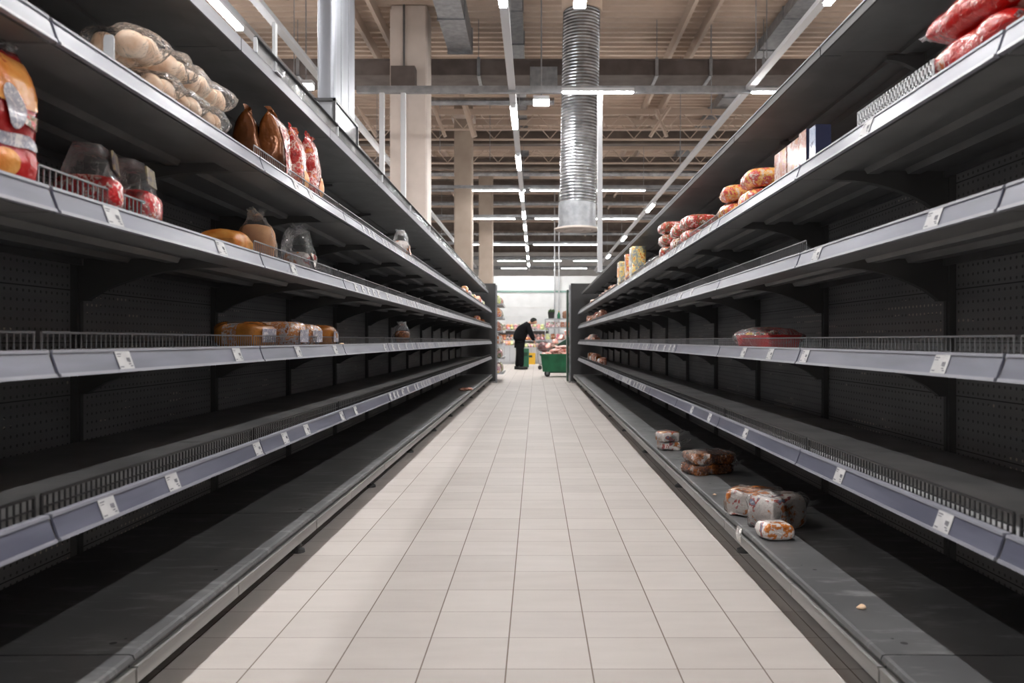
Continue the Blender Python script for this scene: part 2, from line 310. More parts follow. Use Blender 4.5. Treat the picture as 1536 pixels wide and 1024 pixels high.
# ------------------------------------------------------------------ shelving
BAY = 1.19
SIDES = {
  'left':  dict(s=-1, xf=.94, xb=1.58, z0=.38, lv=[.5625, .88, 1.197, 1.523], can=(1.00, 1.888, 1.92), xbase=.92),
  'right': dict(s=+1, xf=.89, xb=1.41, z0=.35, lv=[.533, .873, 1.194, 1.489], can=(.955, 1.86, 1.885), xbase=.79),
}
NB = 14
def fence_mesh(s, xw, z0, z1, y0, h, n_mid=1, step=.0195, r=.0016, mat='wire'):
    mb = MB(); x = s*xw
    def bar(a, b, r):
        mb.tube([a, b], r, 4)
    bar((x, z0, y0+h), (x, z1, y0+h), max(r*1.7, .0028)); bar((x, z0, y0+.004), (x, z1, y0+.004), r*1.3)
    if n_mid: bar((x, z0, y0+h*.45), (x, z1, y0+h*.45), r)
    n = int((z1-z0)/step)
    for i in range(n+1):
        z = z0 + (z1-z0)*i/n
        bar((x, z, y0), (x, z, y0+h), r if 0 < i < n else r*1.7)
    return mb.mesh('fence', M[mat])
def label_mesh(s, seed):
    """paper price ticket lying on the tilted rail face; local origin = centre of its back"""
    q = random.Random(seed); mb = MB(); w, h = .064, .044
    def patch(y0, y1, z0, z1, e0, e1, mi):
        mb.box((e0, y0, z0), (e1, y1, z1), mi)
    patch(-w/2, w/2, -h/2, h/2, 0, .0012, 0)
    d = -s   # reading direction along the aisle
    def ink(u0, u1, v0, v1):
        if s > 0: v0, v1 = -v1, -v0
        patch(min(d*u0, d*u1), max(d*u0, d*u1), v0, v1, .0012, .0016, 1)
    ink(-.028, -.028+.014+.01*q.random(), .013, .0155); ink(-.028, -.02+.01*q.random(), .008, .0098)
    for k in range(3): ink(.008+k*.0055, .0118+k*.0055, -.006+.003*q.random(), .005)
    ink(-.028, -.016+.006*q.random(), -.017, -.0145); ink(.018, .027, -.016, -.0135)
    if q.random() < .5: ink(.012, .022, -.011, -.0085)
    return mb.mesh('ticket', [M['paper'], M['ink']])

def build_side(side):
    P = SIDES[side]; s, xf, xb = P['s'], P['xf'], P['xb']; D = xb - xf
    X = lambda d: s*(xb - d)               # d measured forward from the back panel
    me = {}
    mb = MB(); mb.box((X(-.02), 0.044, .1), (X(.0), BAY-.001, 1.9)); me['back'] = mb.mesh('back', M['peg'])
    mb = MB(); mb.box((X(-.03), .001, .0), (X(.022), .04, 1.93)); mb.box((X(.022), .014, .1), (X(.026), .026, 1.9)); me['up'] = mb.mesh('upright', M['upright'])
    ln0, ln1 = .006, BAY-.006
    tick = [label_mesh(s, 11+k) for k in range(4)]
    for li, yt in enumerate(P['lv']):
        ys = yt - .008
        mb = MB()
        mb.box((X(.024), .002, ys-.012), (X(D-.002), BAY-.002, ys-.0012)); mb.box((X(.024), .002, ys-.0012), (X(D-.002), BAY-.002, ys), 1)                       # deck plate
        mb.box((X(D-.10), .003, ys-.042), (X(D-.002), BAY-.003, ys-.012))                 # folded front channel
        for dd in (.30*D, .56*D):                                                        # folded stiffeners
            mb.prism_y([(X(dd-.03), ys-.012), (X(dd-.02), ys-.03), (X(dd+.02), ys-.03), (X(dd+.03), ys-.012)], .03, BAY-.03)
        mb.box((X(.024), .003, ys-.035), (X(.04), BAY-.003, ys-.012))
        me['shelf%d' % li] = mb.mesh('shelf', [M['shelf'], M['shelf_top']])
        mb = MB()                                                                        # tilted price rail
        t0, t1 = (D, yt), (D+.018, yt-.05)
        mb.prism_y([(X(t0[0]-.004), yt), (X(t0[0]), yt), (X(t1[0]), t1[1]), (X(t1[0]-.006), t1[1])], ln0, ln1, 0)
        mb.prism_y([(X(D-.012), yt+.001), (X(D+.003), yt+.001), (X(D+.0045), yt-.005), (X(D-.012), yt-.004)], ln0, ln1, 1)
        mb.prism_y([(X(D+.015), yt-.0455), (X(D+.019), yt-.0445), (X(D+.0215), yt-.0515), (X(D+.008), yt-.0515)], ln0, ln1, 1)
        me['rail%d' % li] = mb.mesh('rail', [M['rail'], M['rail_lip']])
        mb = MB()                                                                        # knife bracket, curved lower edge
        pts = [(X(.02), ys-.012), (X(.02), ys-.155), (X(.055), ys-.155)]
        for k in range(9):
            a = k/8; pts.append((X(.055 + (.74*D-.055)*a), ys-.15 + .108*math.sin(a*PI/2)**.75))
        pts += [(X(D-.06), ys-.04), (X(D-.06), ys-.012)]
        mb.prism_y(pts, .008, .036); me['brk%d' % li] = mb.mesh('bracket', M['upright'])
        h = [.045, .043, .05, .05][li]
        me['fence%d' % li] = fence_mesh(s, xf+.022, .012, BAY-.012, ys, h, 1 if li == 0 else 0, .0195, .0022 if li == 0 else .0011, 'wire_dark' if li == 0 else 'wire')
    xc, c0, c1 = P['can']; Dc = xb - xc
    mb = MB()
    mb.box((X(.0), .002, c0+.008), (X(Dc-.004), BAY-.002, c1-.004))
    mb.box((X(.0), .003, c0-.02), (X(.10), BAY-.003, c0+.008)); mb.box((X(.15*Dc+.1), .02, c0-.006), (X(.15*Dc+.13), BAY-.02, c0+.008))
    mb.box((X(Dc-.07), .003, c0-.006), (X(Dc-.006), BAY-.003, c0+.008))
    me['canopy'] = mb.mesh('canopy', M['shelf'])
    mb = MB()
    if side == 'left': mb.box((X(Dc-.006), .004, c0-.006), (X(Dc), BAY-.004, c1+.006))
    else:
        mb.box((X(Dc-.006), .004, c0-.006), (X(Dc), BAY-.004, c1-.002), 1); mb.box((X(Dc-.012), .004, c1-.002), (X(Dc+.003), BAY-.004, c1+.003), 0)
    me['canrail'] = mb.mesh('canopy_edge', [M['canopy_edge'], M['edge_dark']])
    mb = MB()
    pts = [(X(.02), c0-.0), (X(.02), c0-.11), (X(.05), c0-.11)] + [(X(.05+(.5*Dc-.05)*k/6), c0-.105+.09*math.sin(k/6*PI/2)) for k in range(7)] + [(X(.5*Dc), c0)]
    mb.prism_y(pts, .01, .034); me['canbrk'] = mb.mesh('bracket', M['upright'])
    # ticket positions read off the photograph: per level, centre z along the aisle
    zpx = lambda px: F*(xf+.009)/abs(px-CX)
    if side == 'left':
        tk = {0: [149, 248, 378, 420, 453, 507, 528, 600], 1: [174, 347, 440, 497], 2: [157, 322, 433], 3: [437, 460]}
        dense = {0: 5.2, 1: 5.0, 2: 4.2, 3: 4.4}
    else:
        tk = {0: [1429, 1269, 1201, 1125, 1070, 1043, 1505], 1: [1424, 1216, 1163, 1122], 2: [1413, 1234], 3: [1310, 1070]}
        dense = {0: 6.6, 1: 5.2, 2: 4.6, 3: 4.4}
    tick_z = {}
    for li in range(4):
        zs = [zpx(p) for p in tk[li]]
        z = dense[li]; q = random.Random(li*7+s)
        while z < 16.8:
            zs.append(z); z += q.choice([.085, .1, .13, .18, .24]) + .045*(z < 7) + (.2 if q.random() < .1 else 0)
        tick_z[li] = zs
    holding = HOLD[side]
    for k in range(NB):
        zk = P['z0'] + k*BAY
        ox = s*xb
        root = empty('shelving_bay', (ox, zk, 0))
        tag(root, 'dark shelving bay on the aisle\'s %s, %s from the camera%s' % (side, ORD[k], holding.get(k, '')), 'shelving bay', 'shelving bays along the %s side' % side)
        off = (-ox, 0, 0)
        link('back_panel', me['back'], root, off); link('upright', me['up'], root, off)
        if k == NB-1: link('upright', me['up'], root, (-ox, BAY-.045, 0))
        for li, yt in enumerate(P['lv']):
            sh = link('shelf', me['shelf%d' % li], root, off)
            link('price_rail', me['rail%d' % li], sh); link('bracket', me['brk%d' % li], sh)
            fz = None
            if li in (0, 1): fz = 1
            if li == 2:
                if zk > 2.2: fz = 1
                elif k == 1: fz = 0
            if li == 3 and side == 'left' and zk > 2.2: fz = 1
            if li == 3 and side == 'right' and zk > 3.5: fz = 1
            if fz == 1: link('wire_fence', me['fence%d' % li], sh)
            elif fz == 0 and side == 'left': link('wire_fence', fence_mesh(s, xf+.022, .0, .47, yt-.008, .05, 0), sh)
            elif fz == 0 and side == 'right': link('wire_fence', fence_mesh(s, xf+.16, .05, .2, yt-.008, .085, 0, .025, .0028), sh)
            if li == 3 and side == 'right' and k == 1:       # pale pierced divider strip
                mb = MB(); x0 = s*(xf+.012); y0 = yt-.006
                mb.box((x0, .31, y0), (x0+.003, .74, y0+.008)); mb.box((x0, .31, y0+.047), (x0+.003, .74, y0+.056))
                for i in range(25):
                    z = .31+.43*i/24; mb.box((x0, z-.0042, y0), (x0+.003, z+.0042, y0+.056))
                mb.box((x0, .31, y0+.022), (x0+.003, .74, y0+.032))
                link('divider_strip', mb.mesh('strip', M['white_metal']), sh)['label'] = 'pale pierced divider strip'
            if li == 3 and side == 'left' and k == 1:
                mb = MB(); x0 = s*(xf+.015)
                mb.prism_y([(x0, yt-.01), (x0, yt+.06), (x0-.004, yt+.068), (x0-.02, yt+.068), (x0-.024, yt+.06), (x0-.024, yt-.01)], .27, .274)
                link('divider_strip', mb.mesh('strip', M['white_metal']), sh)['label'] = 'pale bent divider tab'
            tilt = math.atan2(.018, .05)
            for i, z in enumerate(tick_z[li]):
                if zk+.035 < z < zk+BAY-.035:
                    o = link('price_label', tick[(i*3+k) % 4], sh, (s*(xf-.009), z-zk, yt-.025))
                    o.rotation_euler = (0, -tilt if s < 0 else PI+tilt, 0)
                    o.location.x += -s*.0012
        cn = link('canopy', me['canopy'], root, off); link('edge_strip', me['canrail'], cn); link('bracket', me['canbrk'], cn)
    # base shelves: longer units on levelling feet, front edge further into the aisle
    xe = P['xbase'];  LB = 1.533
    mb = MB(); B = lambda d: s*(xe+d)      # d measured inward from the front edge
    DB = xb - xe - .03
    mb.prism_y([(B(0), .170), (B(.004), .178), (B(.012), .18), (B(DB), .176), (B(DB), .15), (B(.03), .15), (B(.03), .165), (B(.0), .166)], .003, LB-.003)
    for zz in (.07, LB/2+.05):
        pass
    deck = mb.mesh('deck', M['deck'])
    mb = MB(); mb.box((B(.012), .003, .112), (B(.03), LB-.003, .165)); groove = mb.mesh('channel', M['upright'])
    mb = MB()
    for a, b in ((.006, LB*.42-.003), (LB*.42+.003, LB-.006)): pass
    mk1 = MB(); mk1.box((B(-.004), .006, .112), (B(.012), LB*.42-.002, .151)); mk1.box((B(-.006), .006, .147), (B(-.004), LB*.42-.002, .151)); kick1 = mk1.mesh('kick', M['kick'])
    mk2 = MB(); mk2.box((B(-.004), LB*.42+.002, .112), (B(.012), LB-.004, .151)); mk2.box((B(-.006), LB*.42+.002, .147), (B(-.004), LB-.004, .151)); kick2 = mk2.mesh('kick', M['kick'])
    mb = MB(); 
    for hx, hz, r in ((.085, .07, .009), (.07, .10, .004), (.085, LB*.45, .007), (.06, LB*.45+.05, .003)):
        mb.lathe([(0, .1802), (r, .1802)], (B(hx), hz, 0), 10)
    holes = mb.mesh('holes', M['black'])
    mb = MB(); mb.box((B(.07), -.02, .07), (B(DB), .03, .15)); mb.box((B(.07), -.04, .05), (B(.13), .04, .14))
    mb.lathe([(0, .075), (.012, .075), (.012, .02), (.026, .014), (.028, 0), (0, 0)], (B(.09), 0, 0), 14); foot = mb.mesh('foot', M['upright'])
    for k in range(11):
        zk = .33 + k*LB
        if zk + LB > 17.35: break
        root = empty('base_shelf', (s*(xe+.3), zk, 0)); off = (-s*(xe+.3), 0, 0)
        tag(root, 'low dark base shelf with silver kick strip, %s from the camera on the %s' % (ORD[k], side), 'shelf', 'base shelves on the %s' % side)
        d = link('deck', deck, root, off); link('screw_holes', holes, d)
        link('front_channel', groove, root, off); link('kick_strip', kick1, root, off); link('kick_strip', kick2, root, off)
        f = link('foot', foot, root, off); f.location.y = .06
    return P

HOLD = {
  'left': {1: ', holding bun bags', 2: ', holding toast loaves'},
  'right': {1: ', holding red bags', 2: ', holding a red tray'},
}
for sd in ('left', 'right'): build_side(sd)

# gondola end panels
for sd, xi, xo in (('left', -.858, -1.72), ('right', .737, 1.6)):
    root = empty('gondola_end', ((xi+xo)/2, 17.2, 0))
    tag(root, 'tall dark panel closing the far end of the %s shelving' % sd, 'end panel')
    dx = -(xi+xo)/2
    mb = MB(); mb.box((xi+dx, 0, .03), (xo+dx, .035, 2.1)); link('board', mb.mesh('board', M['edge_dark']), root)
    g = 1 if sd == 'right' else -1
    mb = MB(); mb.box((xi+dx-g*.035, .04, .0), (xi+dx, .07, 2.07)); link('edge_profile', mb.mesh('edge', M['galv']), root)
    mb = MB(); mb.box((xi+dx+g*.02, -.02, 0), (xi+dx+g*.12, .05, .03)); link('foot', mb.mesh('foot', M['kick']), root)

# low glass gallery along the left canopy
root = empty('gallery_rail', (-1.0, 2.9, 1.926)); tag(root, 'low glass gallery with thin dark rail on the left shelving top', 'rail')
mb = MB(); mb.tube([(0, 0, .052), (0, 14.2, .052)], .008, 8); link('top_rail', mb.mesh('rail', M['wire_dark'], True), root)
mb = MB(); mb.box((-.002, 0, 0), (.002, 14.2, .05)); link('glass_pane', mb.mesh('pane', M['glass_pane']), root)
for k in range(12):
    mb = MB(); mb.box((-.006, k*BAY-.006, 0), (.006, k*BAY+.006, .052)); link('post', mb.mesh('post', M['white_metal']), root)

# ------------------------------------------------------------------ product builders
def rip(p, seed, amp, sc):
    v = mnoise.noise_vector(Vector(p)*sc + Vector((seed*3.1, seed*1.7, seed)))
    return Vector(p) + v*amp
def se(c, e): return math.copysign(abs(c)**e, c)
def pillow_fn(L, W, Hh, e, seed, amp, flat=.12, p=3.2):
    def fn(u, v):
        t = 2*u-1; a = 2*PI*v
        k = (1-abs(t)**p)**.55 if abs(t) < 1 else 0
        hh = max(.02, k); ww = .82+.18*k
        q = Vector((t*L/2, se(math.cos(a), e)*W/2*ww, Hh/2 + se(math.sin(a), e)*Hh/2*hh))
        q = rip(q, seed, amp, 16); q.z = max(q.z, .0); return q
    return fn
def pillow(name, L, W, Hh, mat, e=.6, seed=1, amp=.006, seal=.025, seal_mat=None, nu=22, nv=24, p=3.2):
    """lying film pack, long axis x, crimped flat seals at both ends; returns the top-level object"""
    mb = MB(); fn = pillow_fn(L, W, Hh, e, seed, amp, p=p); mb.surf(fn, nu, nv, True, 0, True)
    o = link(name, mb.mesh(name, mat, True))
    if seal:
        for sg in (-1, 1):
            mb = MB(); n = 14; vs = []
            for i in range(2):
                for j in range(n+1):
                    y = (j/n-.5)*W*.8
                    vs.append((sg*(L/2-.004+i*seal), y*(1+.08*i), Hh/2+(.003*(-1)**j) + mnoise.noise(Vector((y*25, seed, i)))*.012*i))
            mb.add(vs, [(j, j+1, n+2+j, n+1+j) for j in range(n)])
            link('end_seal', mb.mesh('seal', seal_mat or mat), o)
    return o
def standing_fn(W, Dp, Hh, seed, amp):
    def fn(u, v):
        a = 2*PI*v
        d = Dp*(1-.92*u**4.5)*(.82+.18*min(1, u*6)); w = W*(1-.1*u)*(.93+.07*min(1, u*5))
        q = Vector((se(math.cos(a), .45)*w/2, se(math.sin(a), .55)*d/2, u*Hh))
        if u > 0: q2 = rip(q, seed, amp*min(1, u*4), 13); q = Vector((q2.x, q2.y, max(0, q2.z)))
        return q
    return fn
def standing_bag(name, W, Dp, Hh, mat, seed=1, amp=.01, seal_mat=None, gusset=None):
    """upright bag, face along -y, top pinched into a crimped seal"""
    mb = MB(); fn = standing_fn(W, Dp, Hh*.93, seed, amp); mb.surf(fn, 20, 32, True, 0, True)
    o = link(name, mb.mesh(name, mat, True))
    mb = MB(); n = 18; vs = []
    for i in range(3):
        for j in range(n+1):
            x = (j/n-.5)*W*.86
            vs.append((x*(1+.05*i), .004*(-1)**j + mnoise.noise(Vector((x*18, seed, i*.6)))*.025*(i/2), Hh*.92 + Hh*.08*i/2 + mnoise.noise(Vector((x*14, seed+5, 0)))*.012*i))
    mb.add(vs, [(i*(n+1)+j, i*(n+1)+j+1, (i+1)*(n+1)+j+1, (i+1)*(n+1)+j) for i in range(2) for j in range(n)])
    link('top_seal', mb.mesh('seal', seal_mat or mat), o)
    return o, fn
def front_patch(o, fn, u0, f0, ru, rf, mat, off=.002, name='front_label', n=28, k=4, sq=1.0):
    mb = MB(); vs = []; fs = []
    def pt(u, f):
        f = max(-1, min(1, f)); c = math.copysign(abs(f)**2.2, f); v = .75+math.asin(c)/(2*PI); q = fn(max(.02, min(.99, u)), v); nrm = Vector((q.x*.3, q.y, 0)).normalized(); return q + nrm*off
    vs.append(pt(u0, f0))
    for r in range(1, k+1):
        for j in range(n):
            a = 2*PI*j/n; vs.append(pt(u0+ru*r/k*se(math.sin(a), sq), f0+rf*r/k*se(math.cos(a), sq)))
    fs += [(0, 1+j, 1+(j+1) % n) for j in range(n)]
    for r in range(k-1):
        for j in range(n): fs.append((1+r*n+j, 1+r*n+(j+1) % n, 1+(r+1)*n+(j+1) % n, 1+(r+1)*n+j))
    mb.add(vs, fs); return link(name, mb.mesh(name, mat, True), o)
def blob_mesh(rx, ry, rz, seed, mat, n=14, amp=.12):
    mb = MB()
    def fn(u, v):
        t = PI*u; a = 2*PI*v
        q = Vector((rx*math.sin(t)*math.cos(a), ry*math.sin(t)*math.sin(a), rz*math.cos(t)))
        return q*(1+amp*mnoise.noise(q*(1.6/max(rx, ry))+Vector((seed*2.3, seed, 0))))
    mb.surf(fn, n, n+4, True); return mb.mesh('blob', mat, True)
def loaf_fn(L, W, Hh, seed):
    def fn(u, v):
        t = 2*u-1; a = 2*PI*v; k = (1-abs(t)**6)**.4 if abs(t) < 1 else 0
        c, s_ = math.cos(a), math.sin(a)
        x = se(c, .55)*W/2*(1+.06*max(0, s_)); z = Hh*.5 + se(s_, .6)*Hh*.5
        q = Vector((t*L/2, x*(.9+.1*k)*max(.25, k), Hh*.45+(z-Hh*.45)*max(.25, k)))
        q = rip(q, seed, .005, 14); q.z = max(0, q.z); return q
    return fn
def place(o, side, zz, inset, ysurf, rot=0, tilt=(0, 0)):
    """rot: turn about the vertical; 0 = local -y faces the aisle"""
    P = SIDES[side]; s = P['s']
    o.location = (s*(P['xf']+inset), zz, ysurf)
    base = PI/2 if s < 0 else -PI/2
    o.rotation_euler = (tilt[0], tilt[1], base+rot)
    return o
LS = [y-.008 for y in SIDES['left']['lv']]; RS = [y-.008 for y in SIDES['right']['lv']]

def film_bag_fn(W, Dp, Hh, seed, amp):
    def fn(u, v):
        a = 2*PI*v; d = Dp*(1-.55*u**2); w = W*(1-.06*u)
        q = Vector((se(math.cos(a), .4)*w/2, se(math.sin(a), .5)*d/2, u*Hh))
        if u > 0: q = rip(q, seed, amp*min(1, u*3), 17); q.z = max(0, q.z)
        return q
    return fn
# ---- left, top shelf: pile of bun bags
def bun_bag(seed):
    root = empty('bun_bag')
    q = random.Random(seed)
    k = 0
    for ix in (-.036, .036):
        for iy in (-.026, .026):
            b = link('bun', blob_mesh(.04, .031, .035, seed+k, M['bun']), root, (ix+q.uniform(-.005, .005), iy, .038)); b.rotation_euler = (0, 0, q.uniform(0, 3)); k += 1
    mb = MB(); mb.surf(pillow_fn(.19, .132, .09, .85, seed, .014), 22, 24, True, 0, True)
    link('film', mb.mesh('film', M['film'], True), root)
    mb = MB(); vs = []; n = 12
    for i in range(3):
        for j in range(n+1):
            a = (j/n-.5); vs.append((.09+.022*i, a*(.05+.05*i), .042+.01*math.sin(j*2.1)*i*.6+.008*i))
    mb.add(vs, [(i*(n+1)+j, i*(n+1)+j+1, (i+1)*(n+1)+j+1, (i+1)*(n+1)+j) for i in range(2) for j in range(n)])
    link('twisted_end', mb.mesh('twist', M['film_milky'], True), root)
    return root
bb = bun_bag(3)
pos = [(2.13, .09, 0, 'nearest the camera in the lower layer'), (2.29, .09, 0, 'in the middle of the lower layer'), (2.45, .09, 0, 'farthest back in the lower layer'),
       (2.06, .1, .083, 'nearest the camera on top of the pile'), (2.21, .095, .084, 'second along the top of the pile'), (2.35, .095, .084, 'third along the top of the pile'), (2.49, .09, .083, 'farthest back on top of the pile')]
for i, (z, ins, dz, ds) in enumerate(pos):
    o = bb if i == 0 else bun_bag(3+i*5)
    place(o, 'left', z, ins, LS[3]+dz, PI/2+rnd.uniform(-.25, .25), (0, 0))
    tag(o, 'clear bag of pale buns, ' + ds, 'bag of buns', 'bun bags piled on the left top shelf')
# ---- left, top shelf: brown-gold snack bags
specs = [(3.12, .32, .20, .1, .23, .15, 'low dark brown foil bag half hidden behind the other foil bags', 0),
         (3.14, .17, .16, .13, .275, .2, 'plain brown-gold foil bag, its dark side towards the camera', 0),
         (3.17, .085, .18, .12, .275, .1, 'brown foil bag with red and white front, beside the plain brown one', 0),
         (3.42, .08, .17, .10, .28, .05, 'slim red and white foil bag between two others on the left top shelf', 0),
         (3.66, .08, .18, .10, .305, .1, 'red and white foil bag farthest from the camera in the brown bag row', 0)]
for i, (z, ins, W, Dp, Hh, rot, lab, _) in enumerate(specs):
    body = M['brownfoil'] if i < 3 else M['redwhite']
    o, fn = standing_bag('snack_bag', W, Dp, Hh, body, 20+i, .012)
    place(o, 'left', z, ins, LS[3], rot)
    tag(o, lab, 'snack bag', 'foil bags on the left top shelf')
    if i == 2: front_patch(o, fn, .45, .12, .40, .8, M['redwhite'], .003, 'front_label', sq=.5)
    if i > 2: front_patch(o, fn, .25, .2, .16, .5, M['crisp_orange'], .003, 'front_label')
# single bag farther along, top shelf
def clear_bread_bag(seed, W, Dp, Hh, mat, fill=.55):
    root = empty('bread_bag')
    mb = MB(); mb.surf(loaf_fn(W*.88, Dp*.86, Hh*fill, seed), 16, 24, True, 0, True); link('bread', mb.mesh('bread', mat, True), root)
    mb = MB(); fn = film_bag_fn(W, Dp, Hh, seed, .02); mb.surf(fn, 18, 28, True, 0, True); link('film', mb.mesh('film', M['film'], True), root)
    mb = MB(); n = 16; vs = []
    for i in range(2):
        for j in range(n+1):
            x = (j/n-.5)*W*.86; vs.append((x, .012*(-1)**j+.03*math.sin(j*.9+seed)*i, Hh*.97+.025*i+.008*math.sin(j*1.7)*i))
    mb.add(vs, [(j, j+1, n+2+j, n+1+j) for j in range(n)]); link('top_seal', mb.mesh('seal', M['film_milky']), root)
    return root, fn
o, fn = clear_bread_bag(31, .24, .14, .2, M['whitepack'], .7); place(o, 'left', 6.2, .09, LS[3], .1); tag(o, 'lone clear bag with orange print on the left top shelf', 'bread bag')
front_patch(o, fn, .35, 0, .2, .6, M['orangepatt'], .004, sq=.5)
# ---- left, second shelf from the top
o, fn = standing_bag('crisp_bag', .25, .12, .285, M['redfoil'], 41, .012, M['film_milky']); place(o, 'left', 1.475, .075, LS[2], -.05)
tag(o, 'big red and orange snack bag at the left edge of the view', 'snack bag')
front_patch(o, fn, .74, .2, .19, .85, M['crisp_orange'], .002, 'orange_band', sq=.55); front_patch(o, fn, .53, .1, .16, .2, M['white_label'], .004, 'oval_emblem'); front_patch(o, fn, .46, .5, .05, .28, M['redpatt'], .003, 'printed_line', sq=.6); front_patch(o, fn, .29, .2, .045, .6, M['white_label'], .004, 'front_label', sq=.6); front_patch(o, fn, .13, .0, .1, .25, M['crisp_orange'], .003, 'orange_picture')
for i, (z, lab) in enumerate(((1.875, 'nearer of two red packs with clear tops behind the wire fence'), (2.05, 'farther of two red packs with clear tops, beside its twin'))):
    root = empty('multipack')
    mb = MB(); mb.surf(loaf_fn(.15, .14, .085, 50+i), 16, 24, True, 0, True); link('red_wrap', mb.mesh('wrap', M['redpack'], True), root)
    mb = MB(); mb.surf(film_bag_fn(.155, .135, .15, 52+i, .012), 16, 28, True, 0, True); link('clear_top', mb.mesh('film', M['film_thin'], True), root)
    mb = MB(); mb.prism_y([(-.04, .092), (.045, .092), (.04, .138), (-.036, .138)], -.066, -.062); l = link('front_label', mb.mesh('lab', M['grey_label']), root); l.rotation_euler = (-.12, 0, 0); l.location = (0, .0, 0)
    mb = MB(); vs = [(.05, -.01, .1), (.1, .0, .15), (.125, .01, .1), (.07, .0, .06), (.11, .0, .05)]; mb.add(vs, [(0, 3, 4, 2, 1)]); link('film_corner', mb.mesh('corner', M['film']), root)
    place(root, 'left', z, .085, LS[2], .35-i*.15); tag(root, lab, 'multipack', 'red multipacks')
o = pillow('bread_pack', .26, .13, .078, M['crisp_orange'], .7, 61, .006, .0); place(o, 'left', 2.74, .1, LS[2], .1)
fnp = pillow_fn(.26, .13, .078, .7, 61, .006)
tag(o, 'flat orange wrapped loaf lying before the pale bread bag', 'bread')
mb = MB(); mb.surf(lambda u, v: fnp(.56+.34*u, .56+.3*v) + Vector((0, -.002, .001)), 8, 8, False); link('front_label', mb.mesh('label', M['white_label'], True), o)
mb = MB(); mb.surf(lambda u, v: fnp(.62+.14*u, .64+.16*v) + Vector((0, -.0032, .0014)), 8, 8, False); link('red_label', mb.mesh('label', M['red_label'], True), o)
o, fn = clear_bread_bag(63, .2, .15, .17, M['bread'], .8); place(o, 'left', 3.03, .1, LS[2], .35); tag(o, 'pale brown bread in a pointed clear bag on the left shelf', 'bread bag')
o, fn = clear_bread_bag(64, .2, .14, .19, M['whitepack'], .5); place(o, 'left', 3.56, .1, LS[2], .15); tag(o, 'tall crinkled clear bag with white label, behind the wire fence on the left', 'bread bag')
front_patch(o, fn, .3, 0, .18, .6, M['whitepack'], .004, sq=.5)
o = pillow('bread_pack', .17, .11, .07, M['film_milky'], .7, 66, .01, .02); place(o, 'left', 3.82, .08, LS[2], .3); tag(o, 'low crumpled clear pack beside the tall crinkled bag', 'bread')
# ---- left, middle shelf: toast loaves
tl = [(3.02, .11, -.25, .09, 'nearest the camera'), (3.16, .17, .1, .1, 'with a broad dark brown band'), (3.36, .085, -.1, .105, 'with round white label, in the middle'), (3.60, .09, -.2, .1, 'second from the far end, streaked with white'), (3.90, .09, .0, .1, 'at the far end of the row')]
for i, (z, ins, rot, hh, ds) in enumerate(tl):
    root = empty('toast_loaf'); L_, W_ = .2, .165; fn = loaf_fn(L_, W_, hh, 70+i)
    mb = MB(); mb.surf(fn, 20, 28, True, 0, True); link('wrapped_loaf', mb.mesh('loaf', M['toast'] if i in (2, 3) else M['loaf'], True), root)
    if i in (0, 1, 4):
        mb = MB(); mb.surf(lambda u, v: fn(.3+.3*u, v)*1.0 + Vector((0, 0, .0)) + (fn(.45, v)-Vector((0, 0, hh*.45))).normalized()*.0015, 8, 28, True); link('wrapper_band', mb.mesh('band', M['loaf_band'] if i == 1 else M['toast'], True), root)
    mb = MB(); mb.surf(lambda u, v: Vector((L_*.5+.002, (v-.5)*.09, .02+u*.05)), 4, 6, False); link('end_label', mb.mesh('label', M['white_label']), root)
    place(root, 'left', z, ins+.03, LS[1], rot-PI/2); tag(root, 'golden brown wrapped toast loaf, ' + ds, 'loaf', 'toast loaves on the left middle shelf')
o, fn = clear_bread_bag(81, .2, .13, .145, M['brownpack'], .7); place(o, 'left', 6.25, .09, LS[1], .2); tag(o, 'small clear bread bag alone on the left middle shelf', 'bread bag')
# ---- right, top shelf
for i, dz in enumerate((0, .082)):
    o = pillow('snack_bag', .32, .17, .085, M['crisp_red'], .7, 90+i, .008, .03, M['film_milky']); place(o, 'right', 1.73+.01*i, .1, RS[3]+dz, .08*i)
    tag(o, ['lower', 'upper'][i] + ' of two red snack bags at the upper right corner', 'snack bag', 'red bags on the right top shelf')
def carton(w, d, h, fm, sm, lab, z, ins, rot=0):
    root = empty('carton')
    mb = MB(); mb.cbox((0, 0, h/2), (w, d, h)); b = link('box', mb.mesh('box', sm), root)
    mb = MB(); mb.box((-w/2+.001, -d/2-.0012, .001), (w/2-.001, -d/2, h-.001)); link('printed_front', mb.mesh('front', fm), root)
    mb = MB(); mb.box((-w/2+.004, -d/2+.003, h), (w/2-.004, d/2-.003, h+.0012)); link('lid_flap', mb.mesh('flap', sm), root)
    place(root, 'right', z, ins, RS[3], rot); tag(root, lab, 'carton', 'cartons on the right top shelf')
carton(.15, .06, .13, M['carton_a'], M['maroon'], 'cream and orange carton, farther of the two cream ones', 3.06, .06)
carton(.13, .06, .13, M['carton_a'], M['maroon'], 'cream and orange carton with brown side, nearer of the two cream ones', 2.91, .06)
carton(.075, .05, .135, M['carton_b'], M['navy'], 'slim pinkish carton with navy side on the right top shelf', 2.79, .05)
carton(.06, .05, .125, M['carton_c'], M['navy'], 'small pale blue carton, nearest of the cartons to the camera', 2.69, .05)
